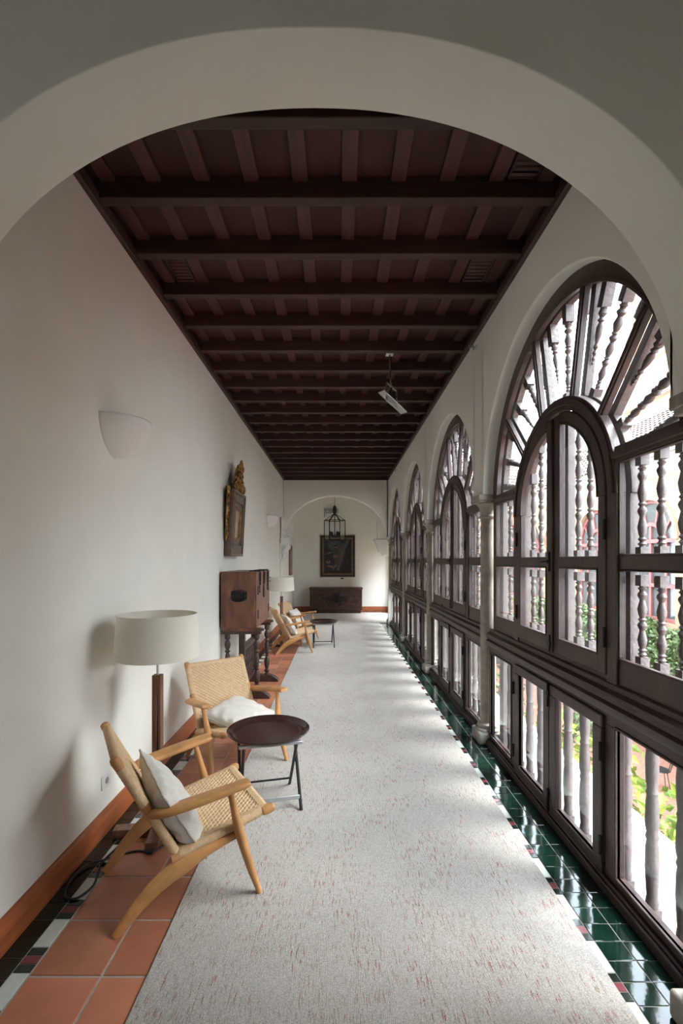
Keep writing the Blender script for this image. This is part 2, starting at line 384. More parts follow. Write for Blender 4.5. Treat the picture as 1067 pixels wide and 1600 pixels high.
MB().box(1.245, 1.62, 11.60, 11.72, -.2, .9).build('pier_foot', M['plaster'], rwall)
MB().box(1.33, 1.7, 11.76, 11.95, -.2, 4.0).build('pier', M['plaster'], rwall)
MB().box(1.25, 1.62, -4.6, -3.6, -.2, 4.0).build('pier_rear', M['plaster'], rwall)

# cross arches (near and far)
def cross_arch(name, y0, y1, cx, a, zs, b, e, xl, xr, zt, soft=.003):
    n = 64; C = []
    for i in range(n+1):
        t = pi - pi*i/n; c, s_ = cos(t), sin(t)
        C.append((cx + a*math.copysign(abs(c)**(2/e), c), zs + b*abs(s_)**(2/e)))
    T_ = [(xl + (xr-xl)*i/n, zt) for i in range(n+1)]
    def off(d): return [(cx+(p[0]-cx)*(1+d/a), zs+(p[1]-zs)*(1+d/b)) for p in C]
    rg = [(y0, off(soft*1.6)), (y0+soft*.5, off(soft*.5)), (y0+soft*1.6, off(0)), (y1-soft*1.6, off(0)), (y1-soft*.5, off(soft*.5)), (y1, off(soft*1.6))]
    vs, fs = [], []; m = n+1
    for y, c in rg: vs += [(p[0], y, p[1]) for p in c]
    for r in range(len(rg)-1):
        for i in range(n): q = r*m+i; fs.append((q, q+m, q+m+1, q+1))
    for y, c, flip in ((y0, 0, 0), (y1, len(rg)-1, 1)):
        b0 = len(vs); vs += [(p[0], y, p[1]) for p in T_]
        for i in range(n):
            q = (c*m+i, c*m+i+1, b0+i+1, b0+i); fs.append(q[::-1] if flip else q)
    mb = MB().add(vs, fs)
    L = rg[0][1][0][0]; Rr = rg[0][1][-1][0]
    if L > xl: mb.box(xl, L, y0, y1, zs, zt)
    if Rr < xr: mb.box(Rr, xr, y0, y1, zs, zt)
    return struct(mb.build(name, M['plaster'], angle=50))
cross_arch('wall_near', 1.402, 1.657, -.085, 1.29, 2.17, 1.03, 2.12, -1.45, 1.45, 4.0)
cross_arch('wall_far', 11.72, 11.95, -.070, 1.292, 2.12, 1.09, 2.05, -1.42, 1.45, 4.0)
bw = MB().box(-1.7, 1.9, YB, YB+.3, -.2, 4.0).build('wall_back', M['plaster']); struct(bw)
struct(MB().box(-1.7, 1.9, -4.9, -4.6, -.2, 4.0).build('wall_front', M['plaster']))

# skirting
bb = MB().prism([(XL, 0), (XL+.02, 0), (XL+.02, .118), (XL+.014, .132), (XL+.006, .139), (XL, .14)], -4.6, 11.0, 'XZ')
struct(bb.build('baseboard_left', M['base_wood']))
struct(MB().box(XL, XL+.02, 11.95, YB, 0, .15).build('baseboard_passage', M['base_wood'], bevel=.004))
struct(MB().box(XL+.02, 1.62, YB-.02, YB, 0.0, .165).build('baseboard_back', M['base_wood'], bevel=.004))

# ceiling
ce = MB().box(-1.7, 1.62, -4.6, 11.9, CZ, CZ+.2).build('ceiling', M['ceil_panel'], smooth=False); struct(ce)
struct(MB().box(-1.7, 1.9, 11.9, YB+.3, 3.95, 4.1).build('ceiling_passage', M['plaster']))
for k in range(-12, 20):
    y = 2.175+.477*k
    if abs(y-1.53) < .12: continue
    MB().box(XL, XR, y-.033, y+.033, 3.63, CZ).build('beam', M['ceil_wood'], ce, bevel=.006)
for k in range(-4, 5):
    x = .0615+.274*k
    if x > 1.2: continue
    MB().box(x-.043, x+.043, -4.6, 11.72, 3.722, CZ).build('batten', M['ceil_batten'], ce, bevel=.004)
for k in (-1.28,):
    MB().box(k-.05, k+.03, -4.6, 11.72, 3.722, CZ).build('batten', M['ceil_batten'], ce, bevel=.004)
for s_, x in ((1, XL), (-1, XR)):
    p = [(x, 3.6), (x+s_*.020, 3.6), (x+s_*.030, 3.606), (x+s_*.034, 3.62), (x+s_*.034, 3.66), (x+s_*.02, 3.675), (x, CZ)]
    MB().prism(p, -4.6, 11.72, 'XZ').build('cornice', M['ceil_wood'], ce)
MB().box(XL, XR, 11.66, 11.72, 3.6, CZ).build('cornice', M['ceil_wood'], ce, bevel=.006)
MB().box(XL, XR, 1.657, 1.70, 3.6, CZ).build('cornice', M['ceil_wood'], ce, bevel=.006)
def vent(x0, x1, y0, y1, label):
    r = empty('ceiling_vent', ((x0+x1)/2, (y0+y1)/2, 3.728)); tag(r, label, 'air vent', 'slatted vents let into the ceiling boards')
    hx, hy = (x1-x0)/2, (y1-y0)/2
    f = MB(); f.box(-hx, hx, -hy, -hy+.012, -.008, .012); f.box(-hx, hx, hy-.012, hy, -.008, .012); f.box(-hx, -hx+.012, -hy, hy, -.008, .012); f.box(hx-.012, hx, -hy, hy, -.008, .012)
    f.build('frame', M['ceil_wood'], r)
    s2 = MB(); n = 9
    for i in range(n):
        yy = -hy+.03+(2*hy-.05)*i/(n-1); s2.bar((-hx+.01, yy, .0), (hx-.01, yy, .0), .014, .004, up=(0,.6,1))
    s2.build('louvres', M['ceil_batten'], r)
vent(.94, 1.105, 2.26, 2.60, 'slatted wooden ceiling vent nearest the foreground arch, right side')
vent(.94, 1.105, 3.20, 3.58, 'slatted wooden ceiling vent on the right in the third bay')
vent(-1.225, -1.085, 3.22, 3.58, 'slatted wooden ceiling vent on the left in the third bay')

# ------------------------------------------------------------------ columns
def column(y, x=1.33, first=None):
    r = empty('column', (x, y, 0))
    MB().box(-.115, .115, -.115, .115, 0, .10).build('plinth', M['stone'], r, bevel=.014)
    MB().lathe([(.112,.10),(.112,.115),(.104,.125),(.092,.13),(.094,.142),(.088,.155),(.074,.162),(.068,.172)], seg=28).build('base', M['stone'], r)
    MB().lathe([(.066,.17),(.066,.95),(.0655,1.4),(.062,1.975)], seg=28).build('shaft', M['stone'], r)
    cp = MB().lathe([(.064,1.965),(.075,1.97),(.078,1.98),(.073,1.99),(.062,1.995),(.063,2.02),(.075,2.06),(.092,2.085),(.10,2.09),(.10,2.10)], seg=28)
    cp.box(-.104, .104, -.104, .104, 2.10, 2.125); cp.box(-.114, .114, -.114, .114, 2.122, 2.17)
    cp.build('capital', M['stone'], r, bevel=.005)
    return r
c0 = column(4.15)
cl = {4.15: 'slender stone column with square base beside the nearest window', 6.68: 'stone column between the second and third arched windows',
      9.21: 'stone column between the third and fourth arched windows', 11.735: 'stone column at the far end of the arcade by the cross arch'}
tag(c0, cl[4.15], 'column', 'stone columns of the window arcade')
for y in (6.68, 9.21, 11.735):
    c = copy_tree(c0); c.location = (1.33, y, 0); tag(c, cl[y])
cn = copy_tree(c0); cn.location = (1.275, 1.53, 0); tag(cn, 'stone column carrying the foreground arch, cut off at the right edge')
for y in ():
    c = copy_tree(c0); c.location = (1.33, y, 0); tag(c, 'stone column of the arcade behind the camera')

# ------------------------------------------------------------------ windows
AO = arc(0, 2.09, 1.12, pi, 0, 48)
def frame_bars(mb, y0, y1, z0, z1, w, x0, x1):
    """a bead running round a pane opening"""
    mb.box(x0, x1, y0-w, y1+w, z0-w, z0); mb.box(x0, x1, y0-w, y1+w, z1, z1+w); mb.box(x0, x1, y0-w, y0, z0, z1); mb.box(x0, x1, y1, y1+w, z0, z1)
def pane(r, y0, y1, z0, z1, x=.002):
    MB().box(x, x+.004, y0-.004, y1+.004, z0-.004, z1+.004).build('pane', M['glass'], r, smooth=False)
GZ = [(1.125, 1.555), (1.62, 2.07)]
def window():
    r = empty('window_1', (1.345, WYC[0], 0)); W = M['win_wood']
    E = 1.19
    # plinth and lower lights
    p = MB(); p.box(-.068, .03, -E, E, -.01, .045); p.box(-.055, .03, -E, E, .045, .062); p.build('plinth_rail', W, r, bevel=.005)
    lo = MB(); X0, X1 = -.035, .006
    lo.box(X0, X1, -E, E, .055, .10); lo.box(X0, X1, -E, E, .80, .87)
    for a, b in ((-E, -1.156), (-.67, -.575), (.575, .67), (1.156, E)): lo.box(X0, X1, a, b, .10, .80)
    for s_ in (-1, 1):
        a, b = sorted((s_*.67, s_*1.156)); frame_bars(lo, a, b, .10, .80, .012, X0-.008, X0+.02)
    lo.build('lower_frame', W, r, bevel=.004)
    for s_ in (-1, 1):
        a, b = sorted((s_*.67, s_*1.156)); pane(r, a, b, .10, .80, -.022)
        c = MB(); y0, y1 = sorted((s_*.004, s_*.572)); g0, g1 = sorted((s_*.085, s_*.49)); Z0, Z1 = .06, .838; q0, q1 = .115, .775
        c.box(X0-.018, X1-.018, y0, y1, Z0, q0); c.box(X0-.018, X1-.018, y0, y1, q1, Z1); c.box(X0-.018, X1-.018, y0, g0, q0, q1); c.box(X0-.018, X1-.018, g1, y1, q0, q1)
        ca = c.build('lower_casement', W, r, bevel=.006)
        bd = MB(); frame_bars(bd, g0, g1, q0, q1, .008, X0-.012, X0+.006); bd.build('glazing_bead', W, ca)
        pane(ca, g0, g1, q0, q1, -.036)
        for zz in (.20, .66):
            MB().tube([(X0-.023, s_*.573, zz-.045), (X0-.023, s_*.573, zz+.045)], .008).build('hinge', M['iron'], ca)
    bo = MB(); bo.tube([(X0-.026, 0, .70), (X0-.026, 0, .86)], .006); bo.box(X0-.03, X0-.016, -.014, .014, .765, .80); bo.tube([(X0-.026, 0, .05), (X0-.026, 0, .20)], .006); bo.box(X0-.03, X0-.016, -.014, .014, .16, .19)
    bo.build('bolt', M['iron'], r)
    # sill moulding
    si = MB(); prof = [(.05,.86),(-.045,.86),(-.058,.868),(-.062,.880),(-.062,.905),(-.052,.915),(-.046,.918),(-.046,.935),(-.054,.942),(-.06,.952),(-.058,.964),(-.040,.972),(-.030,.976),(-.030,1.0),(-.022,1.006),(.05,1.006)]
    si.prism(prof, -E, E, 'XZ'); si.build('sill_moulding', W, r)
    # fixed upper frame: outer posts, transoms, arch ring and radial bars
    f = MB(); x0, x1 = -.012, .022
    f.box(x0, x1, -1.15, -1.08, 1.0, 2.10); f.box(x0, x1, 1.08, 1.15, 1.0, 2.10)
    for s_ in (-1, 1):
        a, b = sorted((s_*.57, s_*.65)); f.box(x0-.012, x1, a, b, 1.0, 1.93)
        a, b = sorted((s_*.65, s_*1.08)); f.box(x0, x1, a, b, 1.0, 1.125); f.box(x0, x1, a, b, 1.555, 1.62)
        a, b = sorted((s_*.62, s_*1.12)); f.box(x0-.006, x1, a, b, 2.07, 2.145); f.box(x0-.022, x0, a, b, 2.085, 2.115)
        for z0, z1 in GZ: a, b = sorted((s_*.65, s_*1.08)); frame_bars(f, a+.008, b-.008, z0+.008, z1-.008, .008, x0-.004, x0+.02)
    f.box(x0, x1, -.66, .66, 1.0, 1.03)
    f.build('fixed_frame', W, r, bevel=.004)
    ar = MB(); ar.band(arc(0,1.92,.57,pi,0,40), arc(0,1.92,.652,pi,0,40), x0-.012, x1); ar.band(arc(0,1.92,.60,pi,0,40), arc(0,1.92,.63,pi,0,40), x0-.024, x0-.01)
    ar.build('door_arch', W, r, bevel=.003)
    ou = MB(); ou.band(arc(0,2.09,1.058,pi,0,56), arc(0,2.09,1.16,pi,0,56), x0, x1); ou.band(arc(0,2.09,1.050,pi,0,56), arc(0,2.09,1.066,pi,0,56), x0-.006, x0+.02)
    ou.build('outer_arch', W, r, bevel=.003)
    for k, (oa, ia) in enumerate(((36,41),(72,71.5),(108,108.5),(144,139))):
        o_ = (1.05*cos(radians(oa)), 2.09+1.05*sin(radians(oa))); i_ = (.645*cos(radians(ia)), 1.92+.645*sin(radians(ia)))
        m = MB(); m.bar((.004, i_[0], i_[1]), (.004, o_[0], o_[1]), .040, .034, up=(1,0,0)); m.bar((-.018, i_[0], i_[1]), (-.018, o_[0], o_[1]), .026, .012, up=(1,0,0))
        m.build('radial_bar', W, r, bevel=.004)
    A = arc(0,2.09,1.07,pi,0,40); B = [(p[0], max(p[1], 2.10)) for p in arc(0,1.92,.62,pi,0,40)]
    MB().band(A, B, .004, .008).build('fan_pane', M['glass'], r, smooth=False)
    for s_ in (-1, 1):
        for z0, z1 in GZ: a, b = sorted((s_*.65, s_*1.08)); pane(r, a, b, z0, z1)
    # arched casements
    for s_ in (-1, 1):
        c = MB(); X0, X1 = -.03, .008
        y0, y1 = sorted((s_*.003, s_*.085)); c.box(X0, X1, y0, y1, 1.035, 2.47)
        y0, y1 = sorted((s_*.50, s_*.567)); c.box(X0, X1, y0, y1, 1.035, 1.92)
        y0, y1 = sorted((s_*.08, s_*.505)); c.box(X0, X1, y0, y1, 1.035, 1.125); c.box(X0, X1, y0, y1, 1.555, 1.62)
        a0 = math.acos(.085/.50); 
        if s_ > 0: A, B = arc(0,1.92,.50,0,a0,24), arc(0,1.92,.567,0,math.acos(.085/.567),24)
        else: A, B = arc(0,1.92,.50,pi,pi-a0,24), arc(0,1.92,.567,pi,pi-math.acos(.085/.567),24)
        c.band(A, B, X0, X1)
        ca = c.build('casement', W, r, bevel=.005)
        g0, g1 = sorted((s_*.085, s_*.50)); b_ = MB(); frame_bars(b_, g0+.007, g1-.007, 1.132, 1.548, .007, X0-.004, X0+.02)
        if s_ > 0: A2, B2 = arc(0,1.92,.492,0,a0,24), arc(0,1.92,.502,0,a0,24)
        else: A2, B2 = arc(0,1.92,.492,pi,pi-a0,24), arc(0,1.92,.502,pi,pi-a0,24)
        b_.band(A2, B2, X0-.004, X0+.02); b_.build('glazing_bead', W, ca)
        pane(ca, g0, g1, 1.125, 1.555, -.014)
        Pg = [(s_*.08, 1.615), (s_*.505, 1.615)] + (arc(0,1.92,.505,0,a0,20) if s_ > 0 else arc(0,1.92,.505,pi,pi-a0,20))
        MB().prism(Pg, -.014, -.010, 'YZ').build('pane', M['glass'], ca, smooth=False)
        for zz in (1.22, 1.75):
            MB().tube([(X0-.005, s_*.568, zz-.05), (X0-.005, s_*.568, zz+.05)], .008).build('hinge', M['iron'], ca)
    MB().box(-.045, -.028, -.02, .02, 1.035, 2.46).build('meeting_strip', W, r, bevel=.006)
    h = MB(); h.tube([(-.05, 0, 1.53), (-.05, 0, 1.65)], .006); h.sphere((-.055, 0, 1.59), .014); h.tube([(-.055,0,1.59),(-.075,.02,1.59),(-.078,.06,1.585)], .006); h.tube([(-.048,0,1.04),(-.048,0,1.14)], .006); h.box(-.054,-.04,-.014,.014,1.07,1.10)
    h.build('latch', M['iron'], r)
    return r
w1 = window(); tag(w1, 'nearest arched window with fanlight and double casement', 'window', kind='structure')
for i, y in enumerate(WYC[1:]):
    c = copy_tree(w1); c.name = 'window_%d' % (i+2); c.location = (1.345, y, 0)
    tag(c, ['second arched window along the gallery', 'third arched window along the gallery', 'farthest arched window of the gallery'][i])

# turned baluster screen outside the glass
def bal_prof(L, r, n, taper=0):
    """square end blocks are added apart; this is the turned middle"""
    P = [(r*.62, 0), (r*.62, .02*L), (r*.95, .035*L), (r*.6, .06*L)]
    for k in range(n):
        a = .07+.86*k/n; b = .86/n; s_ = 1 - (.45*abs(a+b/2-.5)*taper)
        for t, q in ((.0,.55),(.06,.9),(.12,.55),(.22,.80),(.40,1.0),(.58,.72),(.70,.52),(.78,.80),(.86,1.0),(.93,.85),(.98,.55)):
            P.append((r*q*s_, (a+b*t)*L))
    P += [(r*.6, .94*L), (r*.95, .965*L), (r*.62, .98*L), (r*.62, L)]
    return P
def baluster(L, r, n, blk, seg=12):
    mb = MB(); mb.box(-r, r, -r, r, 0, blk); mb.box(-r, r, -r, r, L-blk, L)
    mb.lathe([(a, blk+b) for a, b in bal_prof(L-2*blk, r, n)], seg=seg); return mb
def fat_prof(L, r):
    return [(r*.8,0),(r*.95,.02),(r*.85,.04),(r*.78,.05),(r*.88,.10),(r,.18),(r*.92,.27),(r*.78,.30),(r*.95,.315),(r*.78,.335),(r*.95,.36),(r*1.0,.5*L),(r*.9,.5*L+.09),(r*.76,.5*L+.12),(r*.92,.5*L+.135),(r*.74,.5*L+.15),(r*.9,L-.18),(r*.95,L-.10),(r*.8,L-.04),(r*.95,L-.02),(r*.8,L)]
BAL = {}
def get_bal(key):
    if key in BAL: return BAL[key]
    if key == 'fat':
        mb = MB().box(-.027,.027,-.027,.027,-.04,.04); mb.box(-.027,.027,-.027,.027,.80,.86); mb.lathe([(a, .04+b) for a, b in fat_prof(.76,.029)], seg=14)
    elif key == 'low': mb = baluster(.43, .0205, 2, .05)
    elif key == 'up': mb = baluster(.50, .0205, 2, .06)
    elif key == 'tall': mb = baluster(.80, .0205, 4, .05)
    elif key == 'fan':
        mb = MB().box(-.024,.024,-.024,.024,0,.05); mb.box(-.026,.026,-.026,.026,.46,.56); mb.lathe([(a*(.8+.35*b/.41), .05+b) for a, b in bal_prof(.41,.022,3)], seg=12)
    elif key == 'drop':
        mb = MB().box(-.026,.026,-.026,.026,.30,.44); P = [(.001,0),(.006,.01),(.003,.02),(.009,.035),(.004,.05),(.012,.065),(.006,.08),(.015,.10),(.008,.115),(.017,.16),(.018,.20),(.01,.225),(.02,.235),(.011,.25),(.023,.27),(.016,.30)]
        mb.lathe(P, seg=12)
    me = mb.build('baluster', M['screen_wood']); COL.objects.unlink(me); BAL[key] = me
    return me
def put_bal(key, parent, y, z, ang=0, sc=1):
    o = get_bal(key).copy(); COL.objects.link(o); o.parent = parent; o.location = (0, y, z); o.rotation_euler = (ang, 0, 0); o.scale = (1,1,sc)
def screen():
    r = empty('baluster_screen', (1.412, WYC[0], 0)); W = M['screen_wood']
    f = MB(); a, b = -.022, .024
    f.box(a, b, -1.2, 1.2, .86, .93); f.box(a, b, -1.2, 1.2, .98, 1.085)
    f.box(a, b, -1.2, 1.2, 1.545, 1.605)
    for s_ in (-1, 1):
        y0, y1 = sorted((s_*1.075, s_*1.16)); f.box(a, b, y0, y1, -.05, 2.12)
        y0, y1 = sorted((s_*.605, s_*.642)); f.box(a, b, y0, y1, .93, 1.93)
        y0, y1 = sorted((s_*.60, s_*1.12)); f.box(a, b, y0, y1, 2.09, 2.15)
        y0, y1 = sorted((s_*.003, s_*.04)); f.box(a, b, y0, y1, 1.0, 2.5)
    f.band(arc(0,1.92,.600,pi,0,36), arc(0,1.92,.655,pi,0,36), a, b)
    f.band(arc(0,2.09,1.07,pi,0,48), arc(0,2.09,1.20,pi,0,48), a, b)
    for oa, ia in ((36,41),(72,71.5),(108,108.5),(144,139)):
        f.bar((0, .645*cos(radians(ia)), 1.92+.645*sin(radians(ia))), (0, 1.08*cos(radians(oa)), 2.09+1.08*sin(radians(oa))), .046, .045, up=(1,0,0))
    f.build('screen_frame', W, r, bevel=.003)
    for k in range(11): put_bal('fat', r, -.96+.192*k, 0)
    for q_ in (.127,.254,.381,.508,.70,.83,.96): put_bal('low', r, q_, 1.10); put_bal('low', r, -q_, 1.10)
    for s_ in (-1, 1):
        for k in range(3): put_bal('up', r, s_*(.70+.13*k), 1.60)
        for k in range(3):
            y = s_*(.127+.127*k); top = 1.92+sqrt(.605**2-y*y); put_bal('tall', r, y, 1.60, sc=(top-1.60)/.80)
        y = s_*.508; put_bal('low', r, y, 1.60, sc=.62/.43)
    for m in range(5):
        c = 18+36*m
        for j, d in enumerate((-11.5, 0, 11.5)):
            t = radians(c+d); dirv = Vector((cos(t), sin(t)))
            if d == 0:
                # starts on the inner arch
                P = Vector((0, 2.09)) + dirv*1.07; q = None
                for s2 in range(100):
                    rr = .3+.01*s2; Q = Vector((0,2.09)) + dirv*rr
                    if (Q-Vector((0,1.92))).length > .64 : q = rr; break
                L = 1.07-q; put_bal('fan', r, dirv.x*q, 2.09+dirv.y*q, t-pi/2, L/.56)
            else:
                L = .44*(.82 if m in (0,4) else .95); q = 1.07-L
                if m in (0,4) and ((m == 0 and d < 0) or (m == 4 and d > 0)): L = .30; q = 1.07-L
                put_bal('drop', r, dirv.x*q, 2.09+dirv.y*q, t-pi/2, L/.44)
    return r
s1 = screen(); tag(s1, 'turned wooden baluster screen outside the nearest arched window', 'window screen', 'baluster screens outside the windows')
for i, y in enumerate(WYC[1:]):
    c = copy_tree(s1); c.location = (1.412, y, 0)
    tag(c, 'turned wooden baluster screen outside the %s arched window' % ['second', 'third', 'farthest'][i])

for i, y in enumerate(BYC):  # unseen window and screen added behind the camera to let light in
    c = copy_tree(w1); c.name = 'window_%d' % (i+5); c.location = (1.33, y, 0); tag(c, 'unseen arched window added behind the camera for its light')
    c = copy_tree(s1); c.location = (1.395, y, 0); tag(c, 'baluster screen outside the unseen window added behind the camera')
# ------------------------------------------------------------------ rug
rug = MB().box(-.733, 1.036, -3.5, 11.78, .0005, .010)
rug.box(-1.15, 1.31, 11.78, 14.22, .0005, .010)
ro = rug.build('rug', M['rug'], bevel=.003); tag(ro, 'long pale grey woven runner with small red flecks down the gallery', 'rug')

# ------------------------------------------------------------------ woven chairs
def woven(name, o, u, v, n, U, V, rad, parent, res=.0025, pu=.0175, pv=.0135, amp=.0075):
    """slab with a woven cord skin; o = centre, u/v/n unit axes"""
    o, u, v, n = Vector(o), Vector(u), Vector(v), Vector(n); hu, hv = U/2-rad, V/2-rad; arcL = rad*pi/2
    A = hu+arcL; B = hv+arcL; E = .020
    mb = MB()
    def sheet(sign, rs):
        nu = int(2*A/rs); nv = int(2*B/rs); vs = []; fs = []
        for j in range(nv+1):
            b = -B+2*B*j/nv
            for i in range(nu+1):
                a = -A+2*A*i/nu
                ea = math.copysign(max(abs(a)-hu, 0), a); eb = math.copysign(max(abs(b)-hv, 0), b)
                e = sqrt(ea*ea+eb*eb); th = min(e/rad, pi/2)
                ca = max(-hu, min(hu, a)); cb = max(-hv, min(hv, b))
                if e > 0: du, dv = ea/e, eb/e
                else: du = dv = 0
                da, db = abs(a)-(hu-E), abs(b)-(hv-E)
                if da > 0 or db > 0:
                    t = b if da > db else a
                    h = .0022*abs(sin(pi*t/.0085))**.6
                else:
                    i_, j_ = floor(a/pu), floor(b/pv)
                    wv = abs(sin(pi*a/pu))**.9*(.5+.5*cos(pi*b/pv+pi*i_)); wf = abs(sin(pi*b/pv))**.9*(.5+.5*cos(pi*a/pu+pi*j_+pi))
                    h = amp*max(wv, wf*.85)-amp*.72
                k = rad*sin(th)+h*sin(th); z = -rad*(1-cos(th))+h*cos(th)+rad
                vs.append(o + u*(ca+du*k) + v*(cb+dv*k) + n*(sign*z))
        for j in range(nv):
            for i in range(nu):
                q = j*(nu+1)+i; f = (q, q+1, q+nu+2, q+nu+1); fs.append(f if sign > 0 else f[::-1])
        mb.add(vs, fs)
    sheet(1, res); sheet(-1, .006)
    return mb.build(name, M['cord'], parent, angle=80)

def chair():
    r = empty('lounge_chair', (0,0,0)); K = M['oak']
    # seat slab
    zs0, zs1 = .268, .372; xs0, xs1 = .235, .70; d = Vector((xs1-xs0, 0, zs1-zs0)); L = d.length; d.normalize(); nn = Vector((-d.z, 0, d.x))
    cs = Vector(((xs0+xs1)/2, 0, (zs0+zs1)/2)); woven('seat', cs, d, (0,1,0), nn, L-.02, .55, .021, r)
    # back slab: lower end behind the seat, top over the rear feet
    pb0, pb1 = Vector((.262,0,.247)), Vector((-.005,0,.755)); db = (pb1-pb0); Lb = db.length; db.normalize(); nb = Vector((db.z, 0, -db.x))
    woven('backrest', (pb0+pb1)/2, (0,-1,0), db, nb, .525, Lb-.012, .019, r)
    for s_ in (-1, 1):
        MB().tube([cs+d*(L/2-.045)+Vector((0,s_*.262,0)), cs+d*(L/2-.015)+Vector((0,s_*.264,0)), cs+d*(L/2+.004)+Vector((0,s_*.264,0)), cs+d*(L/2+.012)+Vector((0,s_*.26,0))], [.021,.0245,.022,.012], 14).build('front_rail_end', K, r)
        MB().tube([cs-d*(L/2-.05)+Vector((0,s_*.255,-.003)), cs-d*(L/2+.01)+Vector((0,s_*.255,-.003))], .021, 14).build('rear_rail_end', K, r)
        Y = Vector((0, s_*.245, 0))
        MB().tube([pb1-db*.05+Y, pb1-db*.012+Y, pb1+db*.004+Y, pb1+db*.010+Y], [.0205,.0225,.019,.010], 12).build('back_post_cap', K, r)
        m_ = pb0+(pb1-pb0)*.50; MB().tube([m_-db*.035+Y, m_-db*.03+Y, m_+db*.03+Y, m_+db*.035+Y], [.018,.0235,.0235,.018], 12).build('arm_block', K, r)
    for s_ in (-1, 1):
        # arm: flat paddle
        P = [(.13,.493),(.145,.495),(.18,.500),(.26,.512),(.34,.524),(.42,.536),(.49,.546),(.548,.554),(.562,.556)]; W = [.012,.026,.039,.045,.045,.043,.040,.037,.033]; H = [.012,.017,.018,.0175,.017,.0165,.016,.0155,.011]
        OY = [.262,.272,.290,.305,.315,.322,.326,.328,.329]
        a = MB().tube([(p[0], s_*oy, p[1]) for p, oy in zip(P, OY)], [(w_, h) for w_, h in zip(W, H)], 24, e=3.2); a.build('armrest', K, r)
        # front leg with the bulge at the seat joint
        P = [(.472,.315,.535),(.482,.315,.495),(.500,.306,.42),(.516,.300,.35),(.530,.298,.30),(.552,.302,.22),(.582,.309,.12),(.618,.317,.0105)]
        Rr = [(.017,.014),(.0165,.0145),(.019,.018),(.028,.022),(.033,.023),(.030,.021),(.024,.018),(.0135,.0125)]
        MB().tube([(x, s_*y, z) for x, y, z in P], [(q[1], q[0]) for q in Rr], 14, up=(0,1,0)).build('leg', K, r)
        # rear leg sweeping back from under the seat
        P = [(.545,.272,.300),(.47,.272,.284),(.40,.270,.266),(.34,.268,.249),(.28,.264,.228),(.215,.260,.200),(.15,.255,.157),(.09,.248,.103),(.035,.243,.042),(.0,.240,0)]
        Rr = [.018,.021,.025,.033,.044,.044,.038,.031,.024,.019]
        MB().tube([(x, s_*y, z) for x, y, z in P], [(.0145, q) for q in Rr], 14, up=(0,0,1)).build('leg', K, r)
    MB().tube([(.38,-.27,.258),(.38,.27,.258)], (.017), 12).build('stretcher', K, r)
    return r
ch = chair()
CH = [((-1.07,2.19), 31, 'oak and woven cord armchair nearest the camera, seen from its side'),
      ((-1.047,3.97), -50, 'oak and woven cord armchair behind the nearer tray table, facing the camera'),
      ((-1.13,8.095), 20, 'far oak and woven cord armchair seen side on beyond the cabinet'),
      ((-1.08,9.28), -15.6, 'farthest oak and woven cord armchair, half hidden behind another')]
def cushion(name='cushion'):
    r = empty(name); n = 44; H = .212; vs, fs = [], []; rnd = random.Random(3)
    def outl(u, v): q = 1-.075*(1-u*u)*abs(v)**3; p = 1-.075*(1-v*v)*abs(u)**3; return u*H*p, v*H*q
    for sg in (1, -1):
        for j in range(n+1):
            for i in range(n+1):
                u = -1+2*i/n; v = -1+2*j/n; x, y = outl(u, v)
                t = .078*max(0,(1-u*u))**.42*max(0,(1-v*v))**.42
                e = max(abs(u), abs(v))
                wr = .006*sin(13*u+5*v+2*sin(6*v))*e**3*(1-e)**.5*3 + .004*sin(21*u*v+4*u)*e*(1-e**4) + .003*sin(9*u-14*v)*(1-e**4)
                vs.append((x, y, sg*(t+(wr if e < 1 else 0)) + (0 if e < 1 else 0)))
    N = (n+1)**2
    for sg in (0, 1):
        for j in range(n):
            for i in range(n):
                q = sg*N+j*(n+1)+i; f = (q, q+1, q+n+2, q+n+1); fs.append(f if sg == 0 else f[::-1])
    MB().add(vs, fs).build('cover', M['linen'], r, angle=70)
    E = []
    for k in range(28): E.append(outl(-1+2*k/28, -1))
    for k in range(28): E.append(outl(1, -1+2*k/28))
    for k in range(28): E.append(outl(1-2*k/28, 1))
    for k in range(28): E.append(outl(-1, 1-2*k/28))
    MB().tube([(x*1.005, y*1.005, .0012*sin(k)) for k, (x, y) in enumerate(E)], .0052, 8, closed=True).build('piping', M['piping'], r)
    return r
cu = cushion()
CU = [((.262,-.08,.43), (0, 61, 0), 10, 'cream linen cushion propped against the nearest armchair\'s back'),
      ((.40,.02,.385), (0, 14, 0), 24, 'cream linen cushion lying on the seat of the second armchair'),
      ((.285,0,.440), (0, 62, 0), 0, 'cream linen cushion propped in the far side-on armchair'),
      ((.285,0,.440), (0, 62, 0), 0, 'cream linen cushion in the farthest armchair')]
for i, ((x, y), a, lab) in enumerate(CH):
    o = ch if i == 0 else copy_tree(ch)
    o.location = (x, y, .0005 if i == 0 else .0005); o.rotation_euler = (0,0,radians(a)); tag(o, lab, 'armchair', 'woven cord armchairs along the left wall')
    q = cu if i == 0 else copy_tree(cu)
    (lx, ly, lz), rot, spin, cl_ = CU[i]; ca_, sa_ = cos(radians(a)), sin(radians(a))
    q.location = (x+lx*ca_-ly*sa_, y+lx*sa_+ly*ca_, lz)
    q.rotation_euler = (Matrix.Rotation(radians(a),3,'Z') @ Matrix.Rotation(radians(rot[1]),3,'Y') @ Matrix.Rotation(radians(spin),3,'Z')).to_euler()
    tag(q, cl_, 'cushion', 'cream cushions on the armchairs')

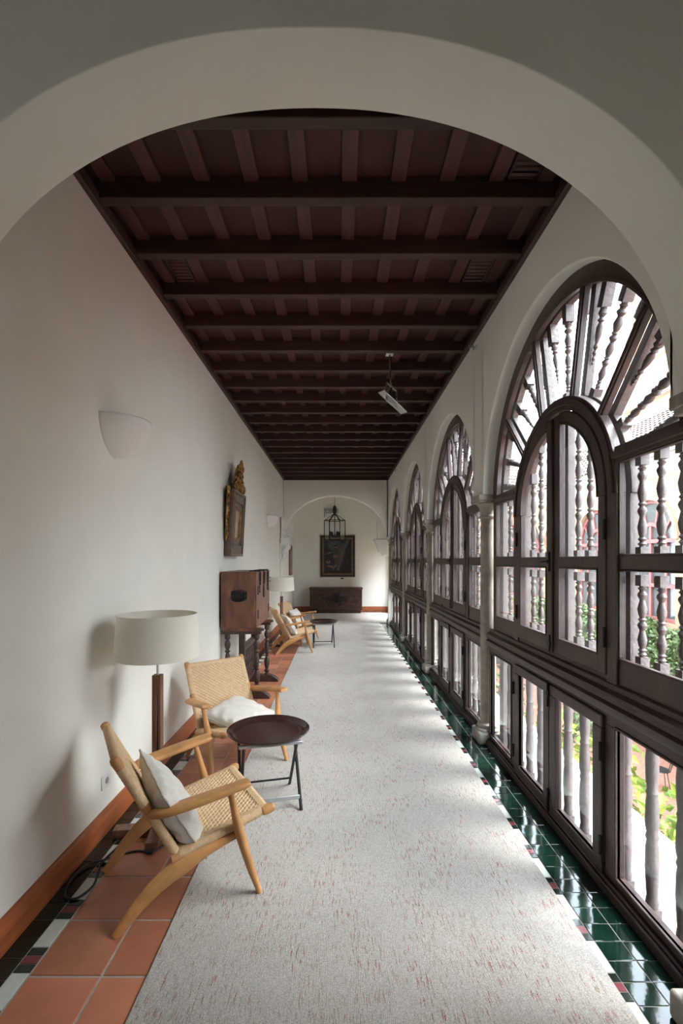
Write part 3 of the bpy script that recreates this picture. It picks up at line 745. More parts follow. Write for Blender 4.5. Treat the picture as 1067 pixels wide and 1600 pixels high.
# ------------------------------------------------------------------ tray tables
def tray_table():
    r = empty('tray_table', (0,0,0))
    MB().lathe([(0,.447),(.205,.447),(.225,.449),(.245,.461),(.262,.474),(.268,.476),(.272,.473),(.268,.465),(.248,.449),(.228,.437),(.2,.433),(0,.433)], seg=64, cap=False).build('tray', M['tray'], r, angle=50)
    for s_ in (-1, 1):
        x = s_*.185
        MB().tube([(x+s_*.004,-.185,.0),(x+s_*.004,.15,.428)], .0105, 10).build('leg', M['black_metal'], r)
        MB().tube([(x-s_*.018,.185,.0),(x-s_*.018,-.15,.428)], .0105, 10).build('leg', M['black_metal'], r)
    MB().box(-.20,.20,-.165,-.14,.412,.4328).build('top_rail', M['grey_wood'], r, bevel=.004)
    MB().box(-.20,.20,.14,.165,.412,.4328).build('top_rail', M['grey_wood'], r, bevel=.004)
    MB().box(-.185,.185,-.150,-.142,.055,.082).build('crossbar', M['grey_wood'], r, bevel=.003)
    MB().tube([(-.17,.145,.06),(.17,.145,.06)], .007, 8).build('crossbar', M['black_metal'], r)
    return r
tt = tray_table(); tt.location = (-.463, 3.10, .0105); tt.rotation_euler = (0,0,radians(14)); tag(tt, 'round dark lacquered tray table between the two nearer armchairs', 'side table', 'tray tables on crossed legs')
t2 = copy_tree(tt); t2.location = (-.275, 8.62, .0105); t2.rotation_euler = (0,0,radians(5)); tag(t2, 'small dark tray table beside the two far armchairs')

# ------------------------------------------------------------------ floor lamps
def floor_lamp():
    r = empty('floor_lamp', (0,0,0))
    b = MB(); b.bar((-.24,-.03,.028),(.13,.02,.028),.07,.05); b.build('foot', M['walnut'], r, bevel=.004)
    MB().bar((.03,-.17,.026),(-.03,.16,.026),.07,.045).build('foot', M['walnut'], r, bevel=.004)
    p = MB(); p.box(-.025,.003,-.025,.025,.10,.82); p.box(.012,.025,-.025,.025,.10,.82); p.box(-.025,.025,-.025,.025,.82,.93); p.box(-.025,.025,-.025,.025,.045,.10)
    p.build('post', M['walnut'], r, bevel=.002)
    MB().tube([(0,0,.93),(0,0,1.18)], .007, 12).build('rod', M['chrome'], r)
    sh = MB(); R = []; seg = 56
    for rr, z in ((.234,1.035),(.222,1.285),(.2195,1.285),(.2315,1.035)): R.append([(rr*cos(2*pi*k/seg), rr*sin(2*pi*k/seg), z) for k in range(seg)])
    sh.rings(R, cap=False, closed=True); sh.build('lamp_shade', M['shade'], r)
    sp = MB()
    for k in range(3): sp.tube([(0,0,1.17),(.22*cos(k*2.094),.22*sin(k*2.094),1.20)], .0025, 6)
    sp.lathe([(.018,1.10),(.02,1.12),(.02,1.17),(.012,1.18)], seg=12); sp.build('lamp_holder', M['chrome'], r)
    MB().sphere((0,0,1.215), (.028,.028,.042)).build('bulb', M['white_plastic'], r)
    return r
L1 = floor_lamp(); L1.location = (-1.055, 2.73, 0.0005); tag(L1, 'floor lamp with wide cream drum shade beside the nearest armchair', 'floor lamp', 'floor lamps with cream drum shades')
L2 = copy_tree(L1); L2.location = (-1.045, 8.62, 0.0005); tag(L2, 'far floor lamp with cream drum shade just beyond the cabinet')

# cable on the floor
cb = MB()
def spl(P, n=8):
    out = []
    for i in range(len(P)-1):
        p0, p1, p2, p3 = [Vector(P[max(0,min(len(P)-1,j))]) for j in (i-1,i,i+1,i+2)]
        for k in range(n):
            t = k/n; out.append(.5*((2*p1)+(-p0+p2)*t+(2*p0-5*p1+4*p2-p3)*t*t+(-p0+3*p1-3*p2+p3)*t**3))
    out.append(Vector(P[-1])); return out
cb.tube(spl([(-1.21,2.66,.008),(-1.23,2.56,.007),(-1.245,2.46,.006),(-1.225,2.38,.006),(-1.20,2.28,.007),(-1.235,2.20,.006),(-1.30,2.22,.006),(-1.33,2.34,.012),(-1.30,2.44,.012),(-1.24,2.47,.014),(-1.19,2.52,.006),(-1.10,2.56,.006),(-1.02,2.55,.006),(-.97,2.62,.006)]), .0055, 8)
tag(cb.build('lamp_cable', M['cable']), 'black cable looped on the border tiles behind the nearest armchair', 'cable')
sw = MB().sphere((0,0,0), (.017,.034,.013)); tag(sw.build('cable_switch', M['cable'], loc=(-1.035,2.545,.014), rot=(0,0,1.2)), 'black foot switch on the lamp cable under the nearest armchair', 'switch')
ol = MB().box(XL,XL+.009,-.055,.055,-.04,.04); oo = ol.build('wall_socket', M['white_plastic'], loc=(0,2.76,.30), bevel=.004); tag(oo, 'pale wall socket low on the left wall behind the nearest armchair', 'socket')
MB().lathe([(.019,0),(.019,.0015),(.016,.0018)], axis=(1,0,0), seg=20).build('socket_face', M['grey_wood'], oo, loc=(XL+.0088,0,0))

# ------------------------------------------------------------------ wall sconces
def sconce():
    r = empty('wall_sconce', (XL, 0, 0)); mb = MB(); vs, fs = [], []; nu, nv = 36, 20
    for j in range(nv+1):
        t = j/nv; z = -.235*t; k = max(0, 1-t**2.1)**.62
        for i in range(nu+1):
            a = pi*i/nu; wy = .20*k; px = .212*k
            vs.append((px*sin(a)+.0, -wy*cos(a), z))
    for j in range(nv):
        for i in range(nu): q = j*(nu+1)+i; fs.append((q, q+nu+1, q+nu+2, q+1))
    mb.add(vs, fs); o = mb.build('bowl', M['sconce'], r, angle=70)
    so_ = o.modifiers.new('thick', 'SOLIDIFY'); so_.thickness = .006; so_.offset = -1
    MB().box(0,.012,-.06,.06,-.13,-.03).build('back_plate', M['white_plastic'], r)
    return r
q1 = sconce(); q1.location = (XL, 2.88, 2.455); tag(q1, 'plaster bowl wall light high on the left wall, nearer one', 'wall light', 'plaster bowl wall lights on the left wall')
q2 = copy_tree(q1); q2.location = (XL, 9.12, 2.46); tag(q2, 'plaster bowl wall light far along the left wall near the cross arch')

# ------------------------------------------------------------------ gilded mirror on the left wall
def mirror():
    r = empty('carved_mirror', (XL+.045, 5.94, 1.65)); tl = .055
    hw, H = .36, .815
    b = MB(); b.box(-.035,.0,-hw+.02,hw-.02,.0,H); b.build('backing', M['frame_wood'], r)
    def ring(x0, x1, w0, w1, z0o, z1o, name, m):
        mb = MB()
        y_o, y_i = w0, w1; mb.box(x0,x1,-y_o,-y_i,z0o,H-z0o); mb.box(x0,x1,y_i,y_o,z0o,H-z0o); mb.box(x0,x1,-y_i,y_i,z0o,z1o); mb.box(x0,x1,-y_i,y_i,H-z1o,H-z0o)
        return mb.build(name, m, r, bevel=.006, seg=3)
    ring(0,.045,.36,.325,0,.035,'outer_moulding',M['frame_wood'])
    ring(0,.032,.325,.27,.035,.10,'frame',M['frame_wood'])
    ring(0,.042,.27,.235,.10,.14,'middle_moulding',M['frame_wood'])
    ring(0,.026,.235,.185,.14,.20,'inner_frame',M['frame_wood'])
    ring(0,.036,.185,.150,.20,.235,'gilt_slip',M['gilt'])
    MB().box(0,.008,-.15,.15,.235,H-.235).build('mirror_glass', M['mirror'], r)
    rn = random.Random(5)
    def scroll(mb, y, z, R, turns, s_, x=.02, th=.016, a0=0, dr=None):
        P = []
        for k in range(22): t = k/21; a = a0+s_*turns*2*pi*t; q = R*(1-.8*t); P.append((x+.012*sin(3*t), y+q*cos(a), z+q*sin(a)))
        mb.tube(P, [th*(1-.55*k/21) for k in range(22)], 8)
    cr = MB(); bp_ = []
    for k in range(25):
        t = k/24; yy = -1+2*t; bp_.append((yy*.30, H+.02+.33*(1-abs(yy)**1.4)+.012*sin(t*40)))
    cr.band([(p[0]*.95, H-.01) for p in bp_], [(p[0]*.8, p[1]-.02) for p in bp_], -.02, .004)
    for s_ in (-1, 1):
        for (y, z, R, T_, a) in ((.27,.05,.055,1.2,0),(.20,.10,.06,1.3,1),(.13,.05,.055,1.1,2),(.12,.17,.06,1.3,.5),(.05,.10,.055,1.2,1.5),(.17,.02,.04,1,0),(.06,.22,.055,1.4,1),(.085,.29,.04,1.2,0),(.22,.03,.035,1,2),(.03,.30,.035,1,2)):
            scroll(cr, s_*y, H+z, R, T_, s_, x=.012+rn.uniform(0,.02), a0=a if s_ > 0 else pi-a)
        for k in range(16):
            t = rn.random(); y = s_*rn.uniform(.02,.27)*(1-t*.65); cr.sphere((.014+rn.uniform(0,.016), y, H+.01+t*.3), (.014,rn.uniform(.012,.026),rn.uniform(.014,.032)), 8, 6)
    for k in range(9): a = -1.1+2.2*k/8; cr.tube([(.02,0,H+.30),(.04,.045*sin(a),H+.31+.05*cos(a)),(.035,.085*sin(a),H+.31+.095*cos(a))], [.012,.016,.008], 8)
    cr.sphere((.03,0,H+.28), (.022,.05,.03), 12, 8); cr.sphere((.025,0,H+.16), (.028,.035,.05), 12, 8)
    cr.build('crest', M['gilt'], r)
    for s_ in (-1, 1):
        g = MB()
        for k in range(9):
            z = H-.02-.065*k; scroll(g, s_*(.385+.012*(k%2)), z, .036-.0015*k, 1.1, s_ if k%2 else -s_, x=-.012, th=.013, a0=k)
            g.sphere((-.012, s_*.375, z-.03), (.014,.018,.03), 8, 6)
        g.tube([(-.02,s_*.385,H+.02),(-.02,s_*.40,H-.3),(-.02,s_*.385,H-.60)], [.022,.016,.008], 8)
        g.sphere((-.012,s_*.385,H-.60),(.015,.028,.04),8,6)
        g.build('side_garland', M['gilt'], r)
    r.rotation_euler = (0, radians(3.2), 0)
    return r
tag(mirror(), 'carved gilded wall mirror with dark frame leaning out above the cabinet', 'mirror')

# ------------------------------------------------------------------ cabinet chest on its stand
def turned_leg(mb, x, y, z0, z1, r=.034, seg=16):
    H = z1-z0
    P = [(.9,0),(.9,.03),(.55,.04),(1.0,.07),(1.05,.09),(.5,.115),(.75,.13),(1.0,.20),(1.08,.27),(.8,.33),(.5,.36),(.95,.38),(.5,.40),(.7,.42),(.85,.52),(.8,.62),(.5,.66),(1.0,.69),(.5,.72),(.9,.76),(1.05,.82),(.7,.87),(.5,.89),(.95,.92),(.9,.95),(.9,1)]
    mb.lathe([(a*r, z0+t*H) for a, t in P], (x, y, 0), seg=seg)
def cab_stand():
    r = empty('cabinet_stand', (0,0,0)); D = M['dark_wood']
    for y in (5.42, 6.18):
        for x, nm in ((-.945,'leg'), (-1.285,'leg')):
            mb = MB(); turned_leg(mb, x, y, .09, .745); mb.build('leg', D, r)
        mb = MB().box(-1.15,-1.08,y-.03,y+.03,.06,.745)
        for k in range(3): mb.tube([(-1.135+.02*k,y-.031,.12),(-1.135+.02*k,y-.031,.70)], .006, 6)
        mb.build('post', D, r, bevel=.004)
        mb = MB().prism([(-1.35,0),(-1.35,.05),(-1.31,.09),(-.90,.09),(-.86,.075),(-.81,.045),(-.79,.018),(-.79,0)], y-.045, y+.045, 'XZ'); mb.build('foot', D, r, bevel=.006)
        MB().box(-1.345,-.895,y-.04,y+.04,.745,.775).build('cross_rail', D, r, bevel=.004)
        sl = MB().box(-1.33,-.895,y-.036,y+.036,.775,.815); sl.build('pull_support', M['old_wood'], r, bevel=.005)
        c = MB().sphere((-.885,y,.795),(.03,.032,.018),12,8); c.build('carved_end', D, r)
    a = MB(); X0, X1 = -1.135, -1.095
    a.box(X0,X1,5.45,6.15,.53,.575); a.box(X0-.01,X1+.01,5.45,6.15,.575,.595); a.box(X0,X1,5.45,6.15,.115,.16)
    a.build('arcade_rail', D, r, bevel=.004)
    for k in range(7):
        y = 5.53+.09*k; mb = MB(); turned_leg(mb, -1.115, y, .16, .53, .014, 10); mb.build('spindle', D, r)
    return r
tag(cab_stand(), 'dark turned wood trestle stand carrying the old cabinet chest', 'stand')
cc = empty('cabinet_chest', (-1.145, 5.87, .815)); tag(cc, 'old walnut fall-front cabinet chest with iron mounts on the trestle stand', 'cabinet')
hx, hy, H = .205, .505, .645
body = MB().box(-hx,hx-.022,-hy,hy,0,H); body.build('carcass', M['old_wood'], cc, bevel=.005)
MB().box(hx-.02,hx,-hy+.003,hy-.003,.004,H-.022).build('fall_front', M['old_wood'], cc, bevel=.003)
MB().box(-hx-.002,hx+.004,-hy-.004,hy+.004,H-.022,H+.004).build('lid', M['old_wood'], cc, bevel=.004)
# side handle plate with bail
pl = MB()
for k in range(11): pl.box(-.085+.0165*k,-.085+.0165*(k+1),-hy-.006,-hy,.335-.012*(k%2),.415+.012*((k+1)%2))
pl.sphere((-.07,-hy-.008,.375),(.014,.01,.014)); pl.sphere((.07,-hy-.008,.375),(.014,.01,.014))
for k in range(7): pl.sphere((-.06+.02*k,-hy-.006,.425+.008*(k%2)),(.011,.006,.012),8,6); pl.sphere((-.06+.02*k,-hy-.006,.325-.006*(k%2)),(.011,.006,.012),8,6)
hp = pl.build('side_plate', M['iron'], cc)
MB().tube(spl([(-.07,-hy-.014,.375),(-.078,-hy-.03,.35),(-.055,-hy-.036,.322),(0,-hy-.038,.312),(.055,-hy-.036,.322),(.078,-hy-.03,.35),(.07,-hy-.014,.375)]), .0075, 8).build('bail', M['iron'], hp)
# hasps and mounts on the fall front
ft = MB(); 
for s_ in (-1,1):
    for z in (.10,.38): 
        for k in range(5): ft.box(hx,hx+.004,s_*.40-.03+.012*k,s_*.40-.02+.012*k,z+.01*(k%2),z+.10-.01*(k%2))
ft.build('mount', M['iron'], cc)
for y in (-.30, .0, .30):
    h = MB(); h.tube([(hx-.12,y,H+.010),(hx+.008,y,H+.010),(hx+.012,y,H-.03),(hx+.012,y,H-.16)], [.008,.010,.012,.006], 8)
    for k in range(5): h.sphere((hx+.006,y,H-.05-.045*k),(.006,.018-.003*(k%2)*2,.022),8,6)
    if y == 0:
        for k in range(6):
            a = k*pi/3; h.sphere((hx+.006,.035*cos(a),H-.26+.05*sin(a)),(.006,.02,.025),8,6)
        h.box(hx,hx+.012,-.03,.03,H-.30,H-.22)
    h.build('hasp', M['iron'], cc)
for z in (.55,.50): MB().tube([(hx-.004,hy-.02,z),(hx+.02,hy-.02,z)], .005).build('stud', M['iron'], cc)

# ------------------------------------------------------------------ end of the gallery
# chest
cx = empty('wooden_chest', (-.07, 13.93, 0.0)); tag(cx, 'long dark carved wooden chest against the end wall', 'chest')
hw = .80; y0, y1 = -.02, .46
MB().box(-hw+.02,hw-.02,y0+.015,y1-.02,.105,.72).build('body', M['chest_wood'], cx, bevel=.008)
MB().box(-hw,hw,y0,y1,.725,.775).build('lid', M['chest_wood'], cx, bevel=.01)
MB().box(-hw+.06,hw-.06,y0+.03,y1-.03,.011,.105).build('plinth', M['dark_wood'], cx, bevel=.004)
fp = MB()
for a, b in ((-.76,-.74),(-.36,-.34),(.34,.36),(.74,.76)): fp.box(a-.02,b+.02,y0-.002,y0+.016,.12,.71)
fp.box(-.76,.76,y0-.002,y0+.016,.12,.15); fp.box(-.76,.76,y0-.002,y0+.016,.68,.71); fp.build('front_frame', M['chest_wood'], cx, bevel=.004)
ip = MB(); rn = random.Random(9)
for s_ in (-1,1):
    for (x, z, R) in ((.06,.50,.055),(.16,.46,.06),(.25,.47,.045),(.06,.36,.05),(.16,.37,.045),(.07,.58,.04),(.28,.40,.03),(.10,.27,.04)):
        P = [(s_*(x+R*(1-.7*t/15)*cos(t*.5)), y0-.012, z+R*(1-.7*t/15)*sin(t*.5)) for t in range(16)]; ip.tube(P, .011, 6)
ip.box(-.06,.06,y0-.014,y0-.002,.33,.60)
for k in range(14): a = 2*pi*k/14; ip.sphere((.085*cos(a), y0-.008, .46+.11*sin(a)), (.02,.008,.02), 8, 6)
ip.build('lock_plate', M['iron'], cx)
for s_ in (-1,1):
    cv = MB()
    for k in range(5):
        for j in range(6):
            x = s_*(.42+.065*k); z = .20+.085*j; cv.tube([(x-.025,y0+.012,z-.03),(x,y0+.004,z),(x+.025,y0+.012,z+.03)], .008, 6); cv.tube([(x+.025,y0+.012,z-.03),(x,y0+.004,z),(x-.025,y0+.012,z+.03)], .008, 6)
    cv.build('carved_panel', M['chest_wood'], cx)

# painting: dark canvas with a seated robed figure, colours stored per point
def painting():
    r = empty('oil_painting', (-.02, YB-.001, 1.075)); W_, H_ = 1.075, 1.285
    def ring(o_, i_, y, name, m, bv=.006):
        mb = MB(); hw, hi = W_/2-o_, W_/2-i_
        mb.box(-hw,-hi,-y,0,o_,H_-o_); mb.box(hi,hw,-y,0,o_,H_-o_); mb.box(-hi,hi,-y,0,o_,i_); mb.box(-hi,hi,-y,0,H_-i_,H_-o_); return mb.build(name, m, r, bevel=bv)
    ring(0,.075,.05,'frame',M['dark_wood']); ring(.075,.105,.042,'gilt_border',M['gilt_bright']); ring(.105,.135,.03,'inner_frame',M['dark_wood'])
    w2, h2 = W_-.26, H_-.26; nx, nz = 120, 150; vs, fs, cs = [], [], []
    blobs = [ # x, z (0..1), rx, rz, angle, colour, soft
        (.45,.80,.30,.22,0,(.060,.062,.058),1.),(.30,.84,.25,.16,0,(.075,.080,.075),1.),
        (.70,.76,.10,.34,-35,(.075,.068,.056),.8),(.78,.78,.05,.25,-30,(.095,.085,.07),.7),
        (.55,.40,.17,.26,-12,(.080,.052,.034),.7),(.50,.56,.19,.13,20,(.088,.056,.036),.7),(.60,.62,.14,.06,0,(.075,.06,.045),.6),
        (.66,.55,.10,.20,-20,(.115,.085,.06),.6),(.46,.62,.09,.06,0,(.05,.035,.025),.6),
        (.44,.775,.065,.055,0,(.26,.115,.075),.5),(.43,.815,.075,.03,0,(.035,.022,.016),.5),(.43,.73,.05,.035,0,(.07,.04,.03),.6),
        (.43,.50,.10,.022,-22,(.28,.14,.09),.5),(.36,.47,.04,.025,0,(.26,.13,.085),.5),
        (.17,.595,.15,.022,12,(.13,.15,.17),.5),(.14,.33,.085,.06,0,(.24,.145,.08),.6),(.13,.36,.07,.03,0,(.12,.065,.03),.6),
        (.24,.19,.16,.035,-8,(.19,.125,.085),.6),(.38,.17,.09,.022,45,(.17,.12,.085),.5),(.42,.22,.10,.02,15,(.16,.11,.075),.5),(.32,.10,.06,.022,50,(.15,.11,.08),.5),
        (.52,.12,.05,.07,0,(.11,.10,.08),.6),(.60,.30,.04,.22,-18,(.11,.09,.07),.7)]
    for j in range(nz+1):
        for i in range(nx+1):
            u, v = i/nx, j/nz; vs.append((-w2/2+w2*u, -.012, .13+h2*v)); c = [.013,.013,.015]
            for (bx, bz, rx, rz, an, col, sf) in blobs:
                a = radians(an); dx, dz = (u-bx), (v-bz)*1.25; p = dx*cos(a)+dz*sin(a); q = -dx*sin(a)+dz*cos(a)
                d = (p/rx)**2+(q/(rz*1.25))**2; k = max(0, min(1, (1.25-d)/(sf*1.2))); k = k*k*(3-2*k)
                nz_ = .8+.3*sin(u*31+v*17)*sin(v*43-u*11)
                for t in range(3): c[t] = c[t]*(1-k)+col[t]*nz_*k
            cs.append((*c, 1))
    for j in range(nz):
        for i in range(nx): q = j*(nx+1)+i; fs.append((q,q+1,q+nx+2,q+nx+1))
    m = bpy.data.materials.new('canvas_paint'); m.use_nodes = True; n = m.node_tree; b = n.nodes['Principled BSDF']; b.inputs['Roughness'].default_value = .45
    at = n.nodes.new('ShaderNodeAttribute'); at.attribute_name = 'paint'; n.links.new(at.outputs['Color'], b.inputs['Base Color'])
    o = MB().add(vs, fs).build('canvas', m, r, smooth=False); ca = o.data.color_attributes.new('paint', 'FLOAT_COLOR', 'POINT')
    ca.data.foreach_set('color', [x for c in cs for x in c])
    return r
M['gilt_bright'] = mat('gilt_border', (.26,.17,.08), .4, metal=.5, var=.3, vscale=10)
tag(painting(), 'dark oil painting of a robed figure in a black and gilt frame', 'painting')
tag(MB().box(-.045,.045,-.012,0,-.018,.018).build('picture_label', M['iron'], loc=(.12,YB,1.03), bevel=.003), 'small dark label plate under the oil painting', 'label')

# hanging lantern
ln = empty('hanging_lantern', (-.10, 13.0, 0)); tag(ln, 'black iron lantern hanging on a chain before the end wall', 'lantern')
ch_ = MB()
for k in range(26):
    z = 3.04+.036*k; R = []
    for t in range(10): a = 2*pi*t/10; R.append((.009*cos(a) if k%2 else 0, 0 if k%2 else .009*cos(a), z+.022*sin(a)))
    ch_.tube(R, .0035, 5, closed=True)
ch_.build('chain', M['iron'], ln)
MB().lathe([(.012,2.88),(.04,2.90),(.055,2.93),(.062,2.97),(.055,3.03),(.05,3.07),(.03,3.10),(.012,3.12)], seg=16).build('crown', M['iron'], ln)
hx = .29; fr = MB(); pts = [(hx,0),(hx*.5,hx*.866),(-hx*.5,hx*.866),(-hx,0),(-hx*.5,-hx*.866),(hx*.5,-hx*.866)]
for k, (x, y) in enumerate(pts):
    nx_, ny_ = pts[(k+1)%6]
    fr.bar((x,y,2.15),(x,y,2.70),.020,.020); fr.bar((x,y,2.70),(.0,.0,2.90),.014,.014)
    fr.bar((x,y,2.70),(nx_,ny_,2.70),.018,.018); fr.bar((x,y,2.16),(nx_,ny_,2.16),.018,.018)
fr.build('cage', M['iron'], ln)
gl = MB()
for k, (x, y) in enumerate(pts):
    nx_, ny_ = pts[(k+1)%6]; gl.bar(((x+nx_)/2*1, (y+ny_)/2, 2.17),((x+nx_)/2,(y+ny_)/2,2.69), .26, .003, up=(-(x+nx_), -(y+ny_), 0))
gl.build('lantern_pane', M['lantern_glass'], ln, smooth=False)
st = MB().tube([(0,0,2.25),(0,0,2.90)], .012, 10); st.lathe([(.06,2.24),(.10,2.26),(.10,2.27),(.02,2.29)], seg=16); st.build('stem', M['iron'], ln)
for k in range(4):
    a = k*pi/2+.6; x, y = .13*cos(a), .13*sin(a)
    arm = MB().tube([(0,0,2.27),(x*.6,y*.6,2.24),(x,y,2.28)], .007, 8); arm.lathe([(.03,2.28),(.035,2.30),(.03,2.39),(.028,2.39)], (x,y,0), seg=12); ao = arm.build('candle_arm', M['iron'], ln)
    MB().lathe([(.026,2.39),(.026,2.60),(.01,2.605)], (x,y,0), seg=14).build('candle', M['white_plastic'], ao)
# emergency light behind the lantern
em = empty('emergency_light', (-.19, YB, 3.06)); tag(em, 'small emergency light box on the end wall behind the lantern', 'emergency light')
MB().box(-.20,.20,-.06,0,-.02,.13).build('housing', M['grey_wood'], em, bevel=.006)
MB().box(-.20,.16,-.045,-.038,-.14,-.02).build('sign_panel', M['lantern_glass'], em)
MB().box(-.24,-.225,-.05,0,-.14,.14).build('bracket', M['walnut'], em)
for s_ in (-.14,.13): MB().lathe([(.018,0),(.028,.02),(.026,.028)], axis=(0,-1,0), seg=16, c=(s_,-.06,.04)).build('lamp_lens', M['white_plastic'], em)

# panel picture on the passage's left wall
pp = empty('narrow_picture', (XL, 13.35, 1.17)); tag(pp, 'tall reddish carved panel picture on the left wall beyond the cross arch', 'picture')
MB().box(0,.03,-.36,.36,0,.78).build('frame', mat('red_brown_frame', (.20,.085,.06), .5, var=.4, vscale=8), pp, bevel=.008)
MB().box(.03,.036,-.27,.27,.09,.69).build('panel', mat('faded_panel', (.36,.22,.17), .6, var=.5, vscale=6), pp)
tp = MB()
for k in range(7): tp.sphere((.02,-.24+.08*k,.80+.03*sin(k*pi/6)),(.02,.045,.035),10,6)
tp.build('carved_top', M['walnut'], pp)

# plaster corbels
def corbel(mb, d=1.0):
    mb.box(0,.15,-.13,.13,.40,.46); mb.box(0,.13,-.11,.11,.34,.40); mb.box(0,.11,-.10,.10,.30,.34)
    for s_ in (-1,0,1):
        y = s_*.065
        P = [(.02+.085*(1-t)**1.1+.018*sin(t*9), y*(1-.55*t), .31-.30*t) for t in [k/14 for k in range(15)]]
        mb.tube(P, [.042*(1-.62*k/14) for k in range(15)], 10)
    mb.tube([(.10,-.11,.30),(.10,.11,.30)], .035, 14); mb.tube([(.06,-.08,.13),(.06,.08,.13)], .024, 12); mb.sphere((.02,0,-.015),(.022,.03,.03),10,8)
    return mb
def corb(name, loc, rz, label, extra=None):
    mb = corbel(MB()); r = mb.build(name, M['plaster_white'], loc=loc, rot=(0,0,rz)); tag(r, label, 'corbel', 'plaster corbels at the springing of the arches'); return r
a = corb('plaster_corbel', (XL+.02, 11.10, 1.62), 0, 'ornate white plaster corbel on the left wall before the cross arch')
a.scale = (1.35, 1.2, 1.1)
MB().box(0,.05,-.09,.09,.46,.9).build('springer', M['plaster'], a, bevel=.02)
mb = MB()
for k in range(5): mb.tube([(.05+.02*(k%2),-.07,.50+.06*k),(.05+.02*(k%2),.07,.50+.06*k)], .03-.003*k, 10)
mb.build('scrollwork', M['plaster_white'], a)
corb('plaster_corbel', (XL+.02, 11.83, 1.66), 0, 'white plaster corbel under the left foot of the cross arch')
corb('plaster_corbel', (XL, 12.75, 2.02), 0, 'small white plaster corbel above the narrow picture beyond the cross arch').scale = (.8,.8,.8)
b_ = empty('plaster_bracket', (1.45, 13.1, 1.72)); tag(b_, 'white plaster scroll bracket with pilaster on the right beyond the cross arch', 'bracket')
mb = MB(); mb.box(-.45,.17,-.02,.25,.42,.47); mb.box(-.41,.17,0,.23,.36,.42)
mb.prism([(-.40,.36),(.17,.36),(.17,.0),(-.12,.02),(-.20,.0),(-.24,.06),(-.30,.10),(-.33,.18),(-.36,.27)], .02, .21, 'XZ'); mb.build('scroll', M['plaster_white'], b_, bevel=.012)
MB().box(-.36,.17,.0,.22,.47,2.3).build('pilaster', M['plaster'], b_, bevel=.01)

# small round detectors on the right wall
def detector():
    r = empty('wall_detector', (XR, 0, 0)); MB().lathe([(.022,0),(.022,.01),(.010,.012),(.010,.03)], axis=(-1,0,0), seg=16).build('mount', M['white_plastic'], r)
    MB().sphere((-.045,0,-.005),(.022,.026,.026),14,10).build('lens', M['chrome'], r); return r
d1 = detector(); d1.location = (XR, 4.22, 3.52); tag(d1, 'small round detector on the right wall between the nearest windows', 'detector', 'round detectors on the right wall')
d2 = copy_tree(d1); d2.location = (XR, 9.9, 3.5); tag(d2, 'small round detector far along the right wall under the ceiling')

# ceiling bracket with tilted plate
br = empty('ceiling_mount', (.505, 4.605, 3.63)); tag(br, 'metal ceiling mount with drop pole, square frame and tilted plate', 'ceiling mount')
MB().box(-.035,.035,-.03,.03,-.012,0).build('ceiling_plate', M['white_plastic'], br, bevel=.002)
MB().tube([(0,0,-.01),(.012,.0,-.32)], .009, 12).build('drop_pole', M['chrome'], br)
f = MB(); 
for (p, q) in (((-.035,-.06,-.30),(.075,.05,-.345)),((.075,.05,-.345),(.075,.05,-.52)),((.075,.05,-.52),(-.035,-.06,-.475)),((-.035,-.06,-.475),(-.035,-.06,-.30))): f.bar(p, q, .012, .018)
f.build('square_frame', M['chrome'], br, bevel=.002)
MB().bar((-.09,-.05,-.385),(.15,.05,-.565),.16,.008, up=(.6,0,.8)).build('tilted_plate', M['chrome'], br, bevel=.002)
f = MB().tube([(.02,0,-.33),(.0,0,-.40),(.03,0,-.44),(.03,0,-.475)], .009, 8); f.tube([(.03,-.02,-.45),(.07,.0,-.42)], .007, 8); f.build('tilt_joint', M['iron'], br)

# ------------------------------------------------------------------ courtyard outside
gd = MB().box(1.9, 40, -12, 45, -3.9, -3.6).build('ground', M['brick_pave'], smooth=False); struct(gd)
tag(MB().box(1.44, 1.63, -4.6, 14.8, -.34, -.04).build('garden_ledge', M['ledge'], bevel=.02), 'pale stone ledge outside below the windows', 'ledge', kind='structure')
struct(MB().box(1.46, 1.60, -4.6, 14.8, -3.6, -.34).build('wall_below', M['ext_peach']))
bed = MB().box(1.8, 5.2, -2, 16, -3.62, -3.5).build('planting_bed', M['earth']); tag(bed, 'planting bed of earth outside the windows', 'flower bed', kind='structure')

